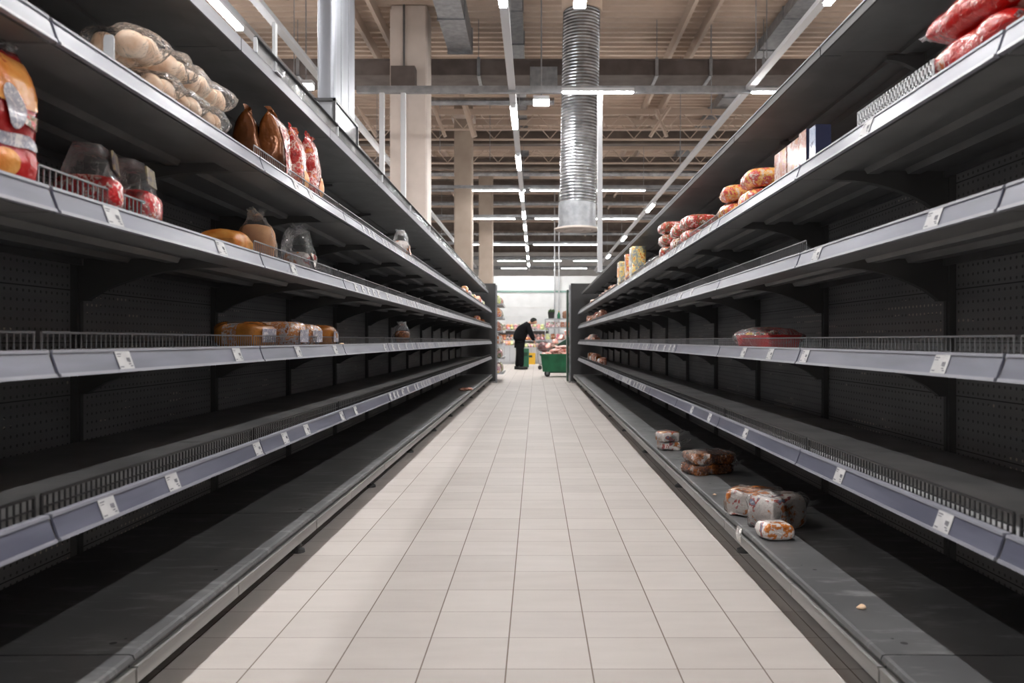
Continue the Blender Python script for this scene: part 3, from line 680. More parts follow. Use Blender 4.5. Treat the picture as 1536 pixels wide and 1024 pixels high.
for i, (z, ins, dz, ds) in enumerate(((3.98, .1, 0, 'bottom pack at the far end'), (3.96, .1, .086, 'pink-spotted pack on top at the far end'), (3.62, .1, 0, 'bottom pack at the near end'), (3.6, .1, .086, 'orange pack on top at the near end'))):
    o = pillow('crispbread_pack', .22, .19, .088, M['orangepatt'], .8, 100+i, .006, .0, None, 22, 24, 4); place(o, 'right', z, ins+.02, RS[3]+dz, PI/2+rnd.uniform(-.1, .1)+(.0 if i < 2 else -PI/2))
    tag(o, 'orange speckled bag, ' + ds + ' of the pile', 'packet', 'orange speckled bags on the right top shelf')
k = 0
for z, n in ((5.85, 3), (5.35, 2), (4.95, 2)):
    for j in range(n):
        o = pillow('crispbread_pack', .24, .24, .09, M['redpatt'], .55, 110+k, .005, .0, None, 22, 24, 5); place(o, 'right', z, .12, RS[3]+j*.088, rnd.uniform(-.08, .08))
        tag(o, 'red speckled bag, %s layer of the %s stack from the end panel side' % (['bottom', 'second', 'top'][j] if n == 3 else ['lower', 'upper'][j], {5.85: 'first', 5.35: 'middle', 4.95: 'last'}[z]), 'packet', 'red speckled bags on the right top shelf'); k += 1
for i, (z, W, Hh, mt, lab) in enumerate(((9.0, .3, .28, 'crisp_orange', 'tall orange pack farthest away of three upright packs'), (8.3, .14, .29, 'orangepatt', 'narrow orange pack between two wider upright packs'), (7.85, .3, .31, 'yellowpatt', 'tall yellow patterned pack, nearest of three upright packs'))):
    root = empty('tall_pack'); mb = MB(); w2, d2 = W/2, .07
    def fn(u, v, w2=w2, d2=d2, Hh=Hh, i=i):
        a = 2*PI*v; q = Vector((se(math.cos(a), .4)*w2, se(math.sin(a), .4)*d2, u*Hh)); q2 = rip(q, i+7, .006, 10); q2.z = max(0, min(Hh, q2.z)); return q2
    mb.surf(fn, 14, 28, True, 0, True); link('wrapper', mb.mesh('wrap', M['yellowpatt' if i != 1 else 'orangepatt'], True), root)
    front_patch(root, fn, .6, 0, .2, .7, M['crisp_orange'] if i == 0 else M['grey_label'], .003)
    place(root, 'right', z, .09, RS[3]); tag(root, lab, 'packet', 'upright packs on the right top shelf')
# ---- right, middle shelf: red tray in clear film
root = empty('food_tray')
mb = MB(); w, d = .19, .09
def tr(u, v, a0=.88):
    a = 2*PI*v; k = a0+(1-a0)*u; return Vector((se(math.cos(a), .35)*w*k, se(math.sin(a), .35)*d*k, .056*u))
mb.surf(tr, 6, 40, True); mb.add([tr(0, j/40) for j in range(40)], [tuple(range(40))]); mb.surf(lambda u, v: tr(1, v)*(1+.03*u)+Vector((0, 0, -.0)), 1, 40, True)
link('tray', mb.mesh('tray', M['tray_red'], 30), root)
for i in range(12):
    b = link('food_piece', blob_mesh(.03, .022, .016, 130+i, M['redpatt'] if i % 3 else M['crisp_orange'], 8), root, (rnd.uniform(-.14, .15), rnd.uniform(-.05, .05), .054+.004*(i % 3)))
mb = MB(); mb.surf(pillow_fn(.40, .2, .09, .7, 131, .012), 22, 24, True, 0, True); link('film', mb.mesh('film', M['film'], True), root)
mb = MB(); mb.surf(lambda u, v: rip((-.2+.09*u, (v-.5)*.13, .045+.03*math.sin(u*PI)+.008*math.sin(v*19)), 3, .012, 30), 8, 14, False); link('crumpled_end', mb.mesh('crumple', M['film_milky'], True), root)
place(root, 'right', 3.53, .115, RS[1], .12); tag(root, 'red plastic tray in crumpled clear film on the right middle shelf', 'food tray')

def block_pack(seed, L_, W_, H_, m_top, m_side, fl=.2):
    root = empty('bread_pack'); fn = loaf_fn(L_, W_, H_, seed)
    mb = MB(); mb.surf(pillow_fn(L_, W_, H_, .24, seed, .012, p=14), 24, 32, True, 0, True); link('wrapper', mb.mesh('wrap', m_side, True), root)
    pf = pillow_fn(L_, W_, H_, .24, seed, .012, p=14)
    mb = MB(); mb.surf(lambda u, v: pf(.05+.9*u, .14+.22*v)+Vector((0, 0, .0018)), 16, 14, False); link('printed_top', mb.mesh('top', m_top, True), root)
    mb = MB()
    mb.surf(lambda u, v: rip((L_/2-.01+.075*u, (v-.5)*W_*(.85+.3*u), H_*.5+.035*u+.01*math.sin(v*16)*u), seed, .006, 22), 5, 14, False)
    ms = MB(); ms.surf(lambda u, v: pillow_fn(L_+.014, W_+.01, H_+.008, .3, seed+3, .016, p=10)(u, v), 24, 32, True, 0, True); link('film_wrap', ms.mesh('wrapfilm', M['film_thin'], True), root)
    link('loose_film_end', mb.mesh('filmend', M['film'], True), root); return root
# ---- right base shelf
def on_deck(o, x, z, rot, dz=0, y=.18): o.location = (x, z, y+dz); o.rotation_euler = (0, 0, rot)
g = 'packs lying on the right base shelf'
for i, (dz, lab) in enumerate(((0, 'lower of two small white printed packs stacked far along the base shelf'), (.058, 'upper of two small white printed packs, orange print on top'))):
    o = block_pack(140+i, .13, .11, .054, M['orangepatt' if i else 'whitepack'], M['whitepack']); on_deck(o, .875-.008*i, 5.36, .15+.2*i, dz); tag(o, lab, 'bread', g)
for i, (dz, lab) in enumerate(((0, 'lower of two brown cake packs stacked on the right base shelf'), (.056, 'upper of two glossy brown cake packs with white print'))):
    o = block_pack(150+i, .24, .16, .056, M['brownpack'], M['brownpack']); o.name = 'cake_pack'; on_deck(o, .925+.01*i, 4.42, .35-.1*i, dz); tag(o, lab, 'cake', g)
o = block_pack(160, .21, .15, .105, M['orangetop'], M['whitepack']); on_deck(o, .905, 3.36, -.55); tag(o, 'white loaf pack with orange-brown top, behind the twisted white pack', 'bread', g)
o = block_pack(161, .19, .13, .125, M['whitepack'], M['whitepack']); on_deck(o, .93, 3.14, .5); tag(o, 'tall white printed loaf pack with loose clear film end', 'bread', g)
o = pillow('bread_pack', .115, .1, .06, M['whitepack'], .45, 163, .005, .0, None, 22, 24, 6); on_deck(o, .868, 2.96, .1); tag(o, 'small square white pack lying in front of the tall loaf pack', 'bread', g)
mb = MB(); mb.surf(lambda u, v: Vector((.782-.006*math.sin(u*3), 3.08+.075*v+.012*u, .185-.06*u)), 5, 3, False); o = link('paper_ticket', mb.mesh('ticket', M['film_milky'])); tag(o, 'curled clear ticket hanging over the right base shelf edge', 'ticket')
for i, (x, z, r, lab) in enumerate(((.873, 2.18, .009, 'pale crumb on the bare right base shelf'), (.83, 3.78, .006, 'tiny white crumb beside the packs on the right base shelf'))):
    o = link('crumb', blob_mesh(r*1.4, r, r*.7, 170+i, M['crumb'], 6, .5)); o.location = (x, z, .18+r*.5); tag(o, lab, 'crumb')
o = pillow('bread_pack', .2, .12, .045, M['pinkpack'], .7, 172, .006, .0); on_deck(o, -1.0, 11.6, .4); tag(o, 'flat pale brown pack left on the left base shelf', 'bread')
o = link('price_ticket', blob_mesh(.018, .012, .004, 5, M['crumb'], 6, .2)); o.name = 'bread_scrap'; place(o, 'left', 3.95, .004, LS[1]+.011); tag(o, 'orange scrap at the edge of the left middle shelf', 'scrap')

# ---- small far packs, each its own object
far_mesh = {}
def far_pack(mt, hh, w=.13):
    key = (mt, hh, w)
    if key not in far_mesh:
        mb = MB(); mb.surf(pillow_fn(w, .11, hh, .6, len(far_mesh)+3, .008), 12, 16, True, 0, True); far_mesh[key] = mb.mesh('far_pack', M[mt], True)
    return link('packet', far_mesh[key])
rows = [('left', 3, 10.9, 15.6, 9, ['pinkpack', 'orangepatt', 'whitepack', 'greenpack', 'yellowpatt'], .13, 'left top shelf near its far end', 'mixed packs at the far end of the left top shelf'),
        ('left', 2, 12.6, 15.8, 3, ['brownpack', 'orangepatt'], .11, 'second left shelf from the top', 'brown packs at the far end of the second left shelf'),
        ('right', 3, 6.35, 7.4, 5, ['whitepack', 'film_milky', 'mix_b'], .075, 'right top shelf before the upright packs', 'small packs between the red bags and upright packs'),
        ('right', 3, 9.6, 14.6, 10, ['pinkpack', 'brownpack', 'whitepack'], .09, 'right top shelf near its far end', 'small brown packs at the far end of the right top shelf'),
        ('right', 2, 11.6, 15.0, 7, ['pinkpack', 'brownpack', 'meat'], .13, 'second right shelf from the top', 'pinkish packs at the far end of the second right shelf'),
        ('right', 1, 13.0, 15.2, 5, ['pinkpack', 'whitepack', 'meat'], .11, 'right middle shelf', 'pinkish packs at the far end of the right middle shelf'),
        ('right', 0, 11.6, 14.6, 7, ['pinkpack', 'whitepack', 'brownpack', 'pinkpack'], .13, 'low right shelf', 'pinkish packs at the far end of the low right shelf')]
for sd, li, za, zb, n, mts, hh, where, grp in rows:
    for i in range(n):
        h2 = round(hh*rnd.choice([.8, 1, 1.25]), 3); z = za+(zb-za)*(i+.5)/n + rnd.uniform(-.05, .05)
        o = far_pack(mts[i % len(mts)], h2, .16); place(o, sd, z, .085, (LS if sd == 'left' else RS)[li], rnd.uniform(-.3, .3))
        tag(o, 'small packet on the %s, %s from the camera' % (where, ORD[i]), 'packet', grp)

# ------------------------------------------------------------------ room
mb = MB(); mb.box((-14, -6, -.05), (14, 62, 0)); structure(link('floor', mb.mesh('floor', M['floor'])), 'beige square tiled shop floor', 'floor')
YC = 7.0
mb = MB(); pitch = .26; z = -6.0; prof = []
while z < 62:
    prof += [(z, YC), (z+pitch*.32, YC), (z+pitch*.42, YC+.07), (z+pitch*.9, YC+.07)]; z += pitch
vs = []
for (zz, yy) in prof: vs += [(-14, zz, yy), (14, zz, yy)]
mb.add(vs, [(2*i, 2*i+1, 2*i+3, 2*i+2) for i in range(len(prof)-1)])
mb.box((-14, -6, YC+.09), (14, 62, YC+.15))
structure(link('ceiling', mb.mesh('ceiling', M['ceiling'])), 'ribbed beige metal roof deck', 'ceiling')
for nm, a, b in (('wall_left', (-14.1, -6, 0), (-14, 62, YC+.1)), ('wall_right', (14, -6, 0), (14.1, 62, YC+.1)), ('wall_far', (-14, 54, 0), (14, 54.1, YC+.1)), ('wall_near', (-14, -6.1, 0), (14, -6, YC+.1))):
    mb = MB(); mb.box(a, b); structure(link(nm, mb.mesh(nm, M['wall_grey'])), {'wall_left': 'grey side wall beyond the left shelving', 'wall_right': 'grey side wall beyond the right shelving', 'wall_far': 'grey end wall of the hall above the white wall', 'wall_near': 'grey wall behind the camera'}[nm], 'wall')
WZ = 33.0
mb = MB(); mb.box((-12, WZ, 0), (12, WZ+.12, 3.5)); structure(link('wall_back', mb.mesh('wall', M['wall_white'])), 'bright white wall closing the end of the aisle', 'wall')
yat = lambda y, z: H + (CY-y)*z/F
xat = lambda x, z: (x-CX)*z/F
mb = MB(); y0 = yat(438.5, WZ-.02); mb.box((-12, WZ-.03, y0), (12, WZ, y0+.075)); structure(link('trim_1', mb.mesh('trim', M['green_stripe'])), 'green-grey stripe across the white wall', 'trim')
for i, yy in enumerate((461, 475)):
    mb = MB(); y0 = yat(yy, WZ); mb.box((-12, WZ-.012, y0-.008), (12, WZ, y0+.008)); structure(link('trim_%d' % (i+2), mb.mesh('trim', M['wall_grey'])), ['upper', 'lower'][i] + ' thin joint line across the white wall', 'trim')
for i, px in enumerate((832, 838.5)):
    x = xat(px, WZ-.1); mb = MB(); mb.tube([(x, WZ-.06, .9), (x, WZ-.06, 6.9)], .025, 8); o = link('wall_pipe', mb.mesh('pipe', M['white_metal'], True)); tag(o, ['left', 'right'][i] + ' of two thin white pipes on the white wall', 'pipe')
# columns
for i, (pr, z, w, lab) in enumerate(((640.5, 14.82, .66, 'nearest square beige column on the left'), (708, 20.75, .46, 'second square beige column, behind the nearest one'), (739, 27.2, .47, 'farthest square beige column, above the end of the shelves'))):
    xr = xat(pr, z); root = empty('concrete_column', (xr-w/2, z+w/2*(1 if i else .9), 0)); tag(root, lab, 'column', 'beige columns')
    mb = MB(); c = .025
    mb.add([], [])
    pts = [(-w/2+c, -w/2), (w/2-c, -w/2), (w/2, -w/2+c), (w/2, w/2-c), (w/2-c, w/2), (-w/2+c, w/2), (-w/2, w/2-c), (-w/2, -w/2+c)]
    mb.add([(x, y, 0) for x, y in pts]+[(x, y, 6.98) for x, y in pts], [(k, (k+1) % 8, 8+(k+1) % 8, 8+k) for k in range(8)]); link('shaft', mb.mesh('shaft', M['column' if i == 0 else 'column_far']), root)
    if i == 0:
        mb = MB(); mb.box((-w/2-.005, -w/2-.015, 0), (-w/2+.3, -w/2, 6.9)); link('side_cladding', mb.mesh('clad', M['column']), root)
        mb = MB(); mb.tube([(-w*.12, -w/2-.04, 2.5), (-w*.12, -w/2-.04, 6.98)], .02, 8); link('conduit', mb.mesh('conduit', M['galv'], True), root)
    if i: mb = MB(); mb.box((-w/2-.06, -w/2-.06, 6.55), (w/2+.06, w/2+.06, 6.75)); link('collar', mb.mesh('collar', M['column']), root) if i else None
# steel-clad riser on the left with a framed clear collar
zc = 7.0; xr = xat(535, 7.85); xr0 = xat(500.5, zc); xl = xat(475, zc)
root = empty('steel_column', ((xl+xr0)/2, zc, 1.0)); tag(root, 'shiny steel clad pillar rising behind the left shelving', 'column')
cx0 = -(xl+xr0)/2
mb = MB(); c = .03; ln = .84
pts = []
for (px_, py_, a0) in ((xl+c, c, PI), (xr0-c, c, 1.5*PI), (xr0-c, ln-c, 0), (xl+c, ln-c, .5*PI)):
    for k in range(5): a = a0+k/4*PI/2; pts.append((px_+cx0+c*math.cos(a), py_+c*math.sin(a)))
n = len(pts); mb.add([(x, y, .0) for x, y in pts]+[(x, y, 5.98) for x, y in pts], [(k, (k+1) % n, n+(k+1) % n, n+k) for k in range(n)])
link('cladding', mb.mesh('cladding', M['steel'], 40), root)
for yy in (.28, .56):
    mb = MB(); mb.box((xr0+cx0, yy-.008, 0), (xr0+cx0+.004, yy+.008, 5.98)); link('seam', mb.mesh('seam', M['galv']), root)
zt = yat(149, zc)-1.0
mb = MB(); e = .02
for (ax, ay) in ((xl-.02, -.02), (xr0+.0, -.02), (xr0+.0, ln+.02)): mb.box((ax+cx0, ay-.012, .0), (ax+cx0+.024, ay+.012, zt))
mb.box((xl+cx0-.02, -.032, zt-.02), (xr0+cx0+.02, -.008, zt+.005)); mb.box((xr0+cx0+.0, -.032, zt-.02), (xr0+cx0+.024, ln+.03, zt+.005))
link('collar_frame', mb.mesh('frame', M['wire_dark']), root)
mb = MB(); mb.box((xr0+cx0+.008, -.01, 0), (xr0+cx0+.013, ln, zt-.02)); mb.box((xl+cx0, -.022, 0), (xr0+cx0, -.018, zt-.02)); link('collar_pane', mb.mesh('pane', M['glass_pane']), root)

# flat duct crossing the hall
zf, zr, yb, yt2 = 15.5, 16.45, 5.956, 6.236
root = empty('cross_duct', (0, zf, yb)); tag(root, 'wide flat dark duct crossing the hall under the roof', 'duct')
mb = MB(); mb.box((-9, 0, 0), (9, zr-zf, yt2-yb)); mb.box((-9, -.015, yt2-yb-.015), (9, 0, yt2-yb+.02)); mb.box((-9, -.012, -.012), (9, 0, .012)); link('duct_body', mb.mesh('duct', M['duct_brown']), root)
for px in (447, 718, 895, 985, 1066, 1145):
    x = xat(px, zf); mb = MB(); mb.box((x-.03, -.035, -.03), (x+.03, -.012, yt2-yb+.04)); mb.box((x-.03, -.035, -.035), (x+.03, zr-zf, -.012)); link('strap', mb.mesh('strap', M['galv']), root)
    mb = MB(); mb.tube([(x, -.02, yt2-yb), (x, -.02, YC-yb)], .008, 6); link('hanger', mb.mesh('hanger', M['galv']), root)
for px0, px1, lab, mt in ((586, 622, 'box-shaped junction in the flat dark duct, before the nearest column', 'galv'), (795, 836, 'pale box-shaped junction in the flat dark duct beside the round duct', 'galv')):
    zj = 14.5 if px0 < 700 else 15.2; x0, x1 = xat(px0, zj), xat(px1, zj); root = empty('duct_junction', ((x0+x1)/2, zj, yat(132, zj))); tag(root, lab, 'duct junction')
    w = (x1-x0)/2; mb = MB(); mb.box((-w, 0, .02), (w, .27, .4)); mb.box((-w-.02, -.012, 0), (w+.02, .01, .03)); link('box', mb.mesh('box', M['duct_brown'] if px0 < 700 else M['galv']), root)
    mb = MB(); mb.box((-w+.03, .02, .0), (w-.03, .25, .02)); link('grille', mb.mesh('grille', M['white_metal']), root)
# spiral duct with diffuser
zd = 14.0; xd = xat(866, zd)
root = empty('spiral_duct', (xd, zd, yat(345, zd))); tag(root, 'round silver ribbed air duct hanging over the aisle, ending in a diffuser', 'duct')
r0 = 27.0*zd/F; L_ = 4.0; mb = MB(); prof = []; nr = 62
z0_ = .42
for i in range(nr+1):
    for dz, dr in ((0, 0), (.016, -.004), (.03, .004), (.036, .012), (.046, .012)):
        prof.append((r0+dr, z0_+i*(L_-z0_-.2)/nr+dz))
mb.lathe(prof, (0, 0, 0), 40)
mb.v = [(x+.02*z_, y, z_) for x, y, z_ in mb.v]
link('ribbed_pipe', mb.mesh('pipe', M['ribbed'], 40), root)
mb = MB(); mb.lathe([(r0*.99, .47), (r0*1.03, .47), (r0*1.05, .4), (r0*1.05, .1), (r0*1.1, .05), (r0*1.1, .03)], (0, 0, 0), 40); link('collar', mb.mesh('collar', M['galv'], 40), root)
mb = MB(); mb.lathe([(r0*1.08, .04), (r0*1.28, .025), (r0*1.28, .0), (r0*.95, -.012), (r0*.8, .02), (r0*.75, -.008), (r0*.55, -.012), (r0*.45, .02), (r0*.3, -.01), (.0, -.012)], (0, 0, 0), 40); link('diffuser_plate', mb.mesh('plate', M['column'], 50), root)
mb = MB(); mb.lathe([(r0*1.0, 3.75), (r0*1.12, 3.75), (r0*1.14, 4.25)], (.08, 0, 0), 40); link('roof_sleeve', mb.mesh('sleeve', M['ceiling'], 40), root)
# longitudinal rectangular ducts
def long_duct(name, x0, x1, y0, y1, z0, z1, mat, lab, seg=1.6):
    root = empty(name, ((x0+x1)/2, z0, y0)); tag(root, lab, 'duct'); w = (x1-x0)/2
    mb = MB(); mb.box((-w, 0, 0), (w, z1-z0, y1-y0)); link('duct_body', mb.mesh('duct', M[mat]), root)
    k = 0; z = 0
    while z <= z1-z0+.01 and k < 14:
        mb = MB(); mb.box((-w-.02, z-.025, -.02), (w+.02, z+.025, y1-y0+.02)); link('flange', mb.mesh('flange', M['galv']), root); z += seg; k += 1
long_duct('rectangular_duct', (648.7-804)/510*5.4, (690-804)/510*5.4, 6.3, 6.75, 10.5, 15.3, 'galv', 'silver rectangular duct running towards the camera left of the light row')
long_duct('rectangular_duct', 4.5, 4.9, 6.74, 6.95, 10, 27, 'galv', 'long grey rectangular duct running above the right shelving')
long_duct('rectangular_duct', -.52, -.24, 6.68, 6.92, 9.5, 32, 'galv', 'narrow silver duct under the roof above the middle light row')
# purlins along the aisle, roof beams and pipes across it
for i, (x, lab) in enumerate(((3.22, 'outer'), (2.78, 'inner'))):
    mb = MB(); mb.box((x-.035, 8, 6.76), (x+.035, 60, 6.99)); o = link('roof_purlin', mb.mesh('purlin', M['purlin'])); tag(o, lab + ' of two thin beige roof bars on the right', 'roof bar')
for i, (x, lab) in enumerate(((-2.92, 'inner'), (-3.33, 'outer'))):
    mb = MB(); mb.box((x-.035, 8, 6.76), (x+.035, 60, 6.99)); o = link('roof_purlin', mb.mesh('purlin', M['purlin'])); tag(o, lab + ' of two thin beige roof bars on the left', 'roof bar')
k = 0
for (yy, z, hh) in ((168, 20.5, .14), (184, 21.3, .14), (206, 22.2, .42), (222, 23.6, .12), (245, 25.6, .34), (277, 29, .34), (300, 33.5, .4), (319, 36.5, .4), (341, 41, .44), (358, 46, .5), (372, 50.5, .5)):
    yc = yat(yy, z); mb = MB(); h2 = hh/2
    big = hh > .2
    if big:
        for (a, b, c_, d_) in ((-.14, .14, -h2, -h2+.05), (-.14, .14, h2-.05, h2), (-.02, .02, -h2, h2)): mb.box((-13.5, z+a, yc+c_), (13.5, z+b, yc+d_))
        mb.box((-13.5, z-.14, yc+h2), (13.5, z-.1, yc+h2+.01))
    else: mb.box((-13.5, z-.04, yc-h2), (13.5, z+.04, yc+h2))
    o = link('roof_beam', mb.mesh('beam', M['beam'] if big else M['purlin'])); k += 1
    if not big:
        mt_ = MB(); top = yc-.42
        mt_.box((-13.5, z-.03, top-.04), (13.5, z+.03, top))
        n = 36
        for j in range(n): xa_ = -13.2+26.4*j/n; mt_.tube([(xa_, z, yc), (xa_+26.4/n/2, z, top), (xa_+26.4/n, z, yc)], .016, 5)
        link('lattice', mt_.mesh('lattice', M['purlin']), o)
    tag(o, '%s roof beam crossing the hall, %s behind the flat dark duct' % ('deep brown' if big else 'slim beige', ORD[k-1]), 'roof beam', 'roof beams across the hall')
k = 0
for (yy, z, r, mt, xa, xb_) in ((152, 17.9, .085, 'ribbed', -2.3, .4), (260, 24.5, .085, 'ribbed', -10, 12), (305, 28.2, .07, 'galv', -10, 12), (285, 26.4, .05, 'galv', -10, 12), (350, 34.5, .08, 'ribbed', -10, 12), (328, 30.5, .05, 'galv', -10, 12), (386, 42, .07, 'galv', -11, 12), (365, 38, .06, 'galv', -11, 12), (402, 50, .08, 'galv', -11, 12)):
    yc = yat(yy, z); mb = MB(); mb.tube([(xa, z, yc), (xb_, z, yc)], r, 12)
    for j in range(int((xb_-xa)/1.5)): mb.tube([(xa+j*1.5, z, yc), (xa+j*1.5+.05, z, yc)], r*1.12, 12)
    o = link('cross_pipe', mb.mesh('pipe', M[mt], 40)); k += 1
    tag(o, '%s pipe running across under the roof, %s from the camera' % ('thick shiny' if mt == 'ribbed' else 'thin grey', ORD[k-1]), 'pipe', 'pipes across the hall')
# sloping struts under the roof
for i, (xa, ya, xb_, yb_, z) in enumerate(((690, 135, 712, 205, 19.5), (1005, 160, 975, 205, 20), (985, 165, 1000, 205, 20), (650, 160, 668, 205, 20), (536, 160, 565, 205, 19.2))):
    mb = MB(); mb.tube([(xat(xa, z), z, yat(ya, z)), (xat(xb_, z), z, yat(yb_, z))], .045 if i else .07, 6); o = link('roof_strut', mb.mesh('strut', M['purlin'])); tag(o, ['stout sloping strut beside the second column', 'right leg of the crossed struts right of the round duct', 'left leg of the crossed struts right of the round duct', 'thin sloping strut right of the nearest column', 'thin sloping strut left of the nearest column'][i], 'strut')

# ------------------------------------------------------------------ lamps and light tracks
YL = 4.5
def lamp_mesh(L_, along):
    h = MB(); d = MB()
    if along == 'y':
        h.box((-.05, 0, .0), (.05, L_, .05)); h.box((-.04, 0, -.034), (.04, .018, 0)); h.box((-.04, L_-.018, -.034), (.04, L_, 0)); d.box((-.032, .02, -.03), (.032, L_-.02, .0))
    else:
        h.box((0, -.05, .0), (L_, .05, .05)); d.box((.02, -.024, -.016), (L_-.02, .024, .0))
    return h.mesh('housing', M['white_metal']), d.mesh('tube', M['lamp_soft' if L_ == 1.31 else 'lamp'])
LM = {(L_, a): lamp_mesh(L_, a) for L_ in (1.3, 1.31, 1.05, 1.6) for a in 'xy'}
def lamp(x, z, y, along, lab, grp, L_=1.3):
    root = empty('tube_lamp', (x, z, y)); tag(root, lab, 'lamp', grp)
    hm, dm = LM[(L_, along)]; link('housing', hm, root); link('glowing_tube', dm, root)
    return root
def track(x, za, zb, y, lab, w=.1):
    root = empty('light_track', (x, za, y)); tag(root, lab, 'light track')
    mb = MB(); mb.box((-w/2, 0, .05), (w/2, zb-za, .11)); link('channel', mb.mesh('track', M['galv'] if w < .1 else M['white_metal']), root)
    n = 0; z = 3.0 if za < -3 else 1.5
    while z < zb-za and n < 10:
        mb = MB(); mb.tube([(0, z, .1), (0, z, (6.66 if za < -3 and za+z > 9 and za+z < 32 else YC)-y)], .007, 5); link('hanger_wire', mb.mesh('wire', M['galv']), root); z += 6; n += 1
track(-.352, -4, 43, YL, 'white light track running down the middle of the hall')
track(3.11, -2, 43, YL, 'white light track above the right shelving')
track(-3.42, -2, 43, YL, 'pale light track above the left shelving')
root = empty('cable_tray', (-3.02, 8, YL)); tag(root, 'pale cable tray between left shelving and steel pillar', 'cable tray')
mb = MB(); mb.box((-.05, 0, .04), (.05, 33, .05)); mb.box((-.05, 0, .05), (-.045, 33, .1)); mb.box((.045, 0, .05), (.05, 33, .1)); link('tray', mb.mesh('tray', M['white_metal']), root)
cz = [-4.4, -2.5, -.5, 1.5, 3.5, 5.4, 7.45, 12.5, 15.8, 19.6, 22.7, 25.2, 28.0, 31.2, 34.6, 38]  # near lamps out of view are added closer together, brightening the near floor
for i, z in enumerate(cz): lamp(-.352, z, YL, 'y', 'lit tube lamp on the middle light track, %s from the near end' % ORD[i], 'lamps on the middle track', 1.3)
for i, z in enumerate([.5, 4.5, 7.4, 21.4, 28, 34.2]): lamp(3.11, z, YL, 'y', 'lit tube lamp on the right light track, %s from the near end' % ORD[i], 'lamps on the right track')
for i, z in enumerate([.5, 4.5, 8.1, 15, 22, 29]): lamp(-3.42, z, YL, 'y', 'lit tube lamp on the left light track, %s from the near end' % ORD[i], 'lamps on the left track')
# crossing track in front of the round duct, with its pole
zx = 11.9
root = empty('light_track', (0, zx, YL)); tag(root, 'pale light track crossing in front of the round duct', 'light track')
mb = MB(); mb.box((-2.62, -.04, .01), (5.2, .04, .11)); link('channel', mb.mesh('track', M['galv']), root)
lamp(xat(842, zx), zx-.09, YL, 'x', 'lit tube lamp on the crossing track beside the round duct', 'lamps on the crossing track', 1.05)
lamp(xat(1124, zx), zx-.09, YL, 'x', 'lit tube lamp at the right end of the crossing track', 'lamps on the crossing track')
mb = MB(); mb.box((.90, zx-.04, 1.888), (.97, zx+.04, YL)); mb.box((.88, zx-.06, 1.888), (.99, zx+.06, 1.9)); o = link('white_pole', mb.mesh('pole', M['white_metal'])); tag(o, 'tall white pole standing on the right shelving top', 'pole')
for px, lab in ((573, 'thin white pole near the steel pillar, left of its twin'), (605, 'thin white pole in front of the nearest beige column')):
    x = xat(px, zx); mb = MB(); mb.box((x-.035, zx-.035, 0), (x+.035, zx+.035, YL+.01)); mb.box((x-.07, zx-.07, 0), (x+.07, zx+.07, .015)); o = link('white_pole', mb.mesh('pole', M['white_metal'])); tag(o, lab, 'pole')
mb = MB(); mb.box((-1.012, 3.12, 1.926), (-1.0+.0, 3.145, 2.12)); mb.box((-1.02, 3.15, 1.926), (-1.008, 3.17, 2.07)); mb.box((-1.02, 3.11, 1.926), (-.99, 3.18, 1.932)); o = link('white_post', mb.mesh('post', M['white_metal'])); tag(o, 'short white post on the left shelving top before the steel pillar', 'post')
for x, nm in ((-6.6, 'aisle beyond the left shelving'), (-10.6, 'outermost aisle on the left'), (6.6, 'aisle beyond the right shelving'), (10.6, 'outermost aisle on the right')):  # unseen lamp rows added to brighten the roof by floor bounce
    for i in range(10): lamp(x, 1+5.2*i, YL, 'y', 'unseen tube lamp added over the %s, %s from the near end' % (nm, ORD[i]), 'unseen lamps added over the neighbouring aisles', 1.6)
# crosswise lamps deeper in the hall
def cross(y, xs, z=None):
    z = (YL-H)*F/(CY-y); return [(xat(x, z), z) for x in xs]
k = 0
for (yy, xs) in ((289, (708, 795, 888)), (331, (708, 802, 890)), (369, (738, 800, 845, 700)), (393, (746, 800, 860)), (404, (752, 842))):
    for i, (x, z) in enumerate(cross(yy, xs)):
        lamp(x, z, YL+.06, 'x', 'lit tube lamp set crosswise under the roof, %s in the %s crosswise row' % (ORD[i], ORD[[289, 331, 369, 393, 404].index(yy)]), 'crosswise lamps deeper in the hall', 1.31)
    z = (YL-H)*F/(CY-yy)
    mb = MB(); mb.box((-9, z-.03, YL+.11), (9, z+.03, YL+.18)); o = link('cross_rail', mb.mesh('rail', M['galv'])); tag(o, 'pale rail carrying the %s crosswise lamp row' % ORD[k], 'rail', 'lamp rails across the hall'); k += 1
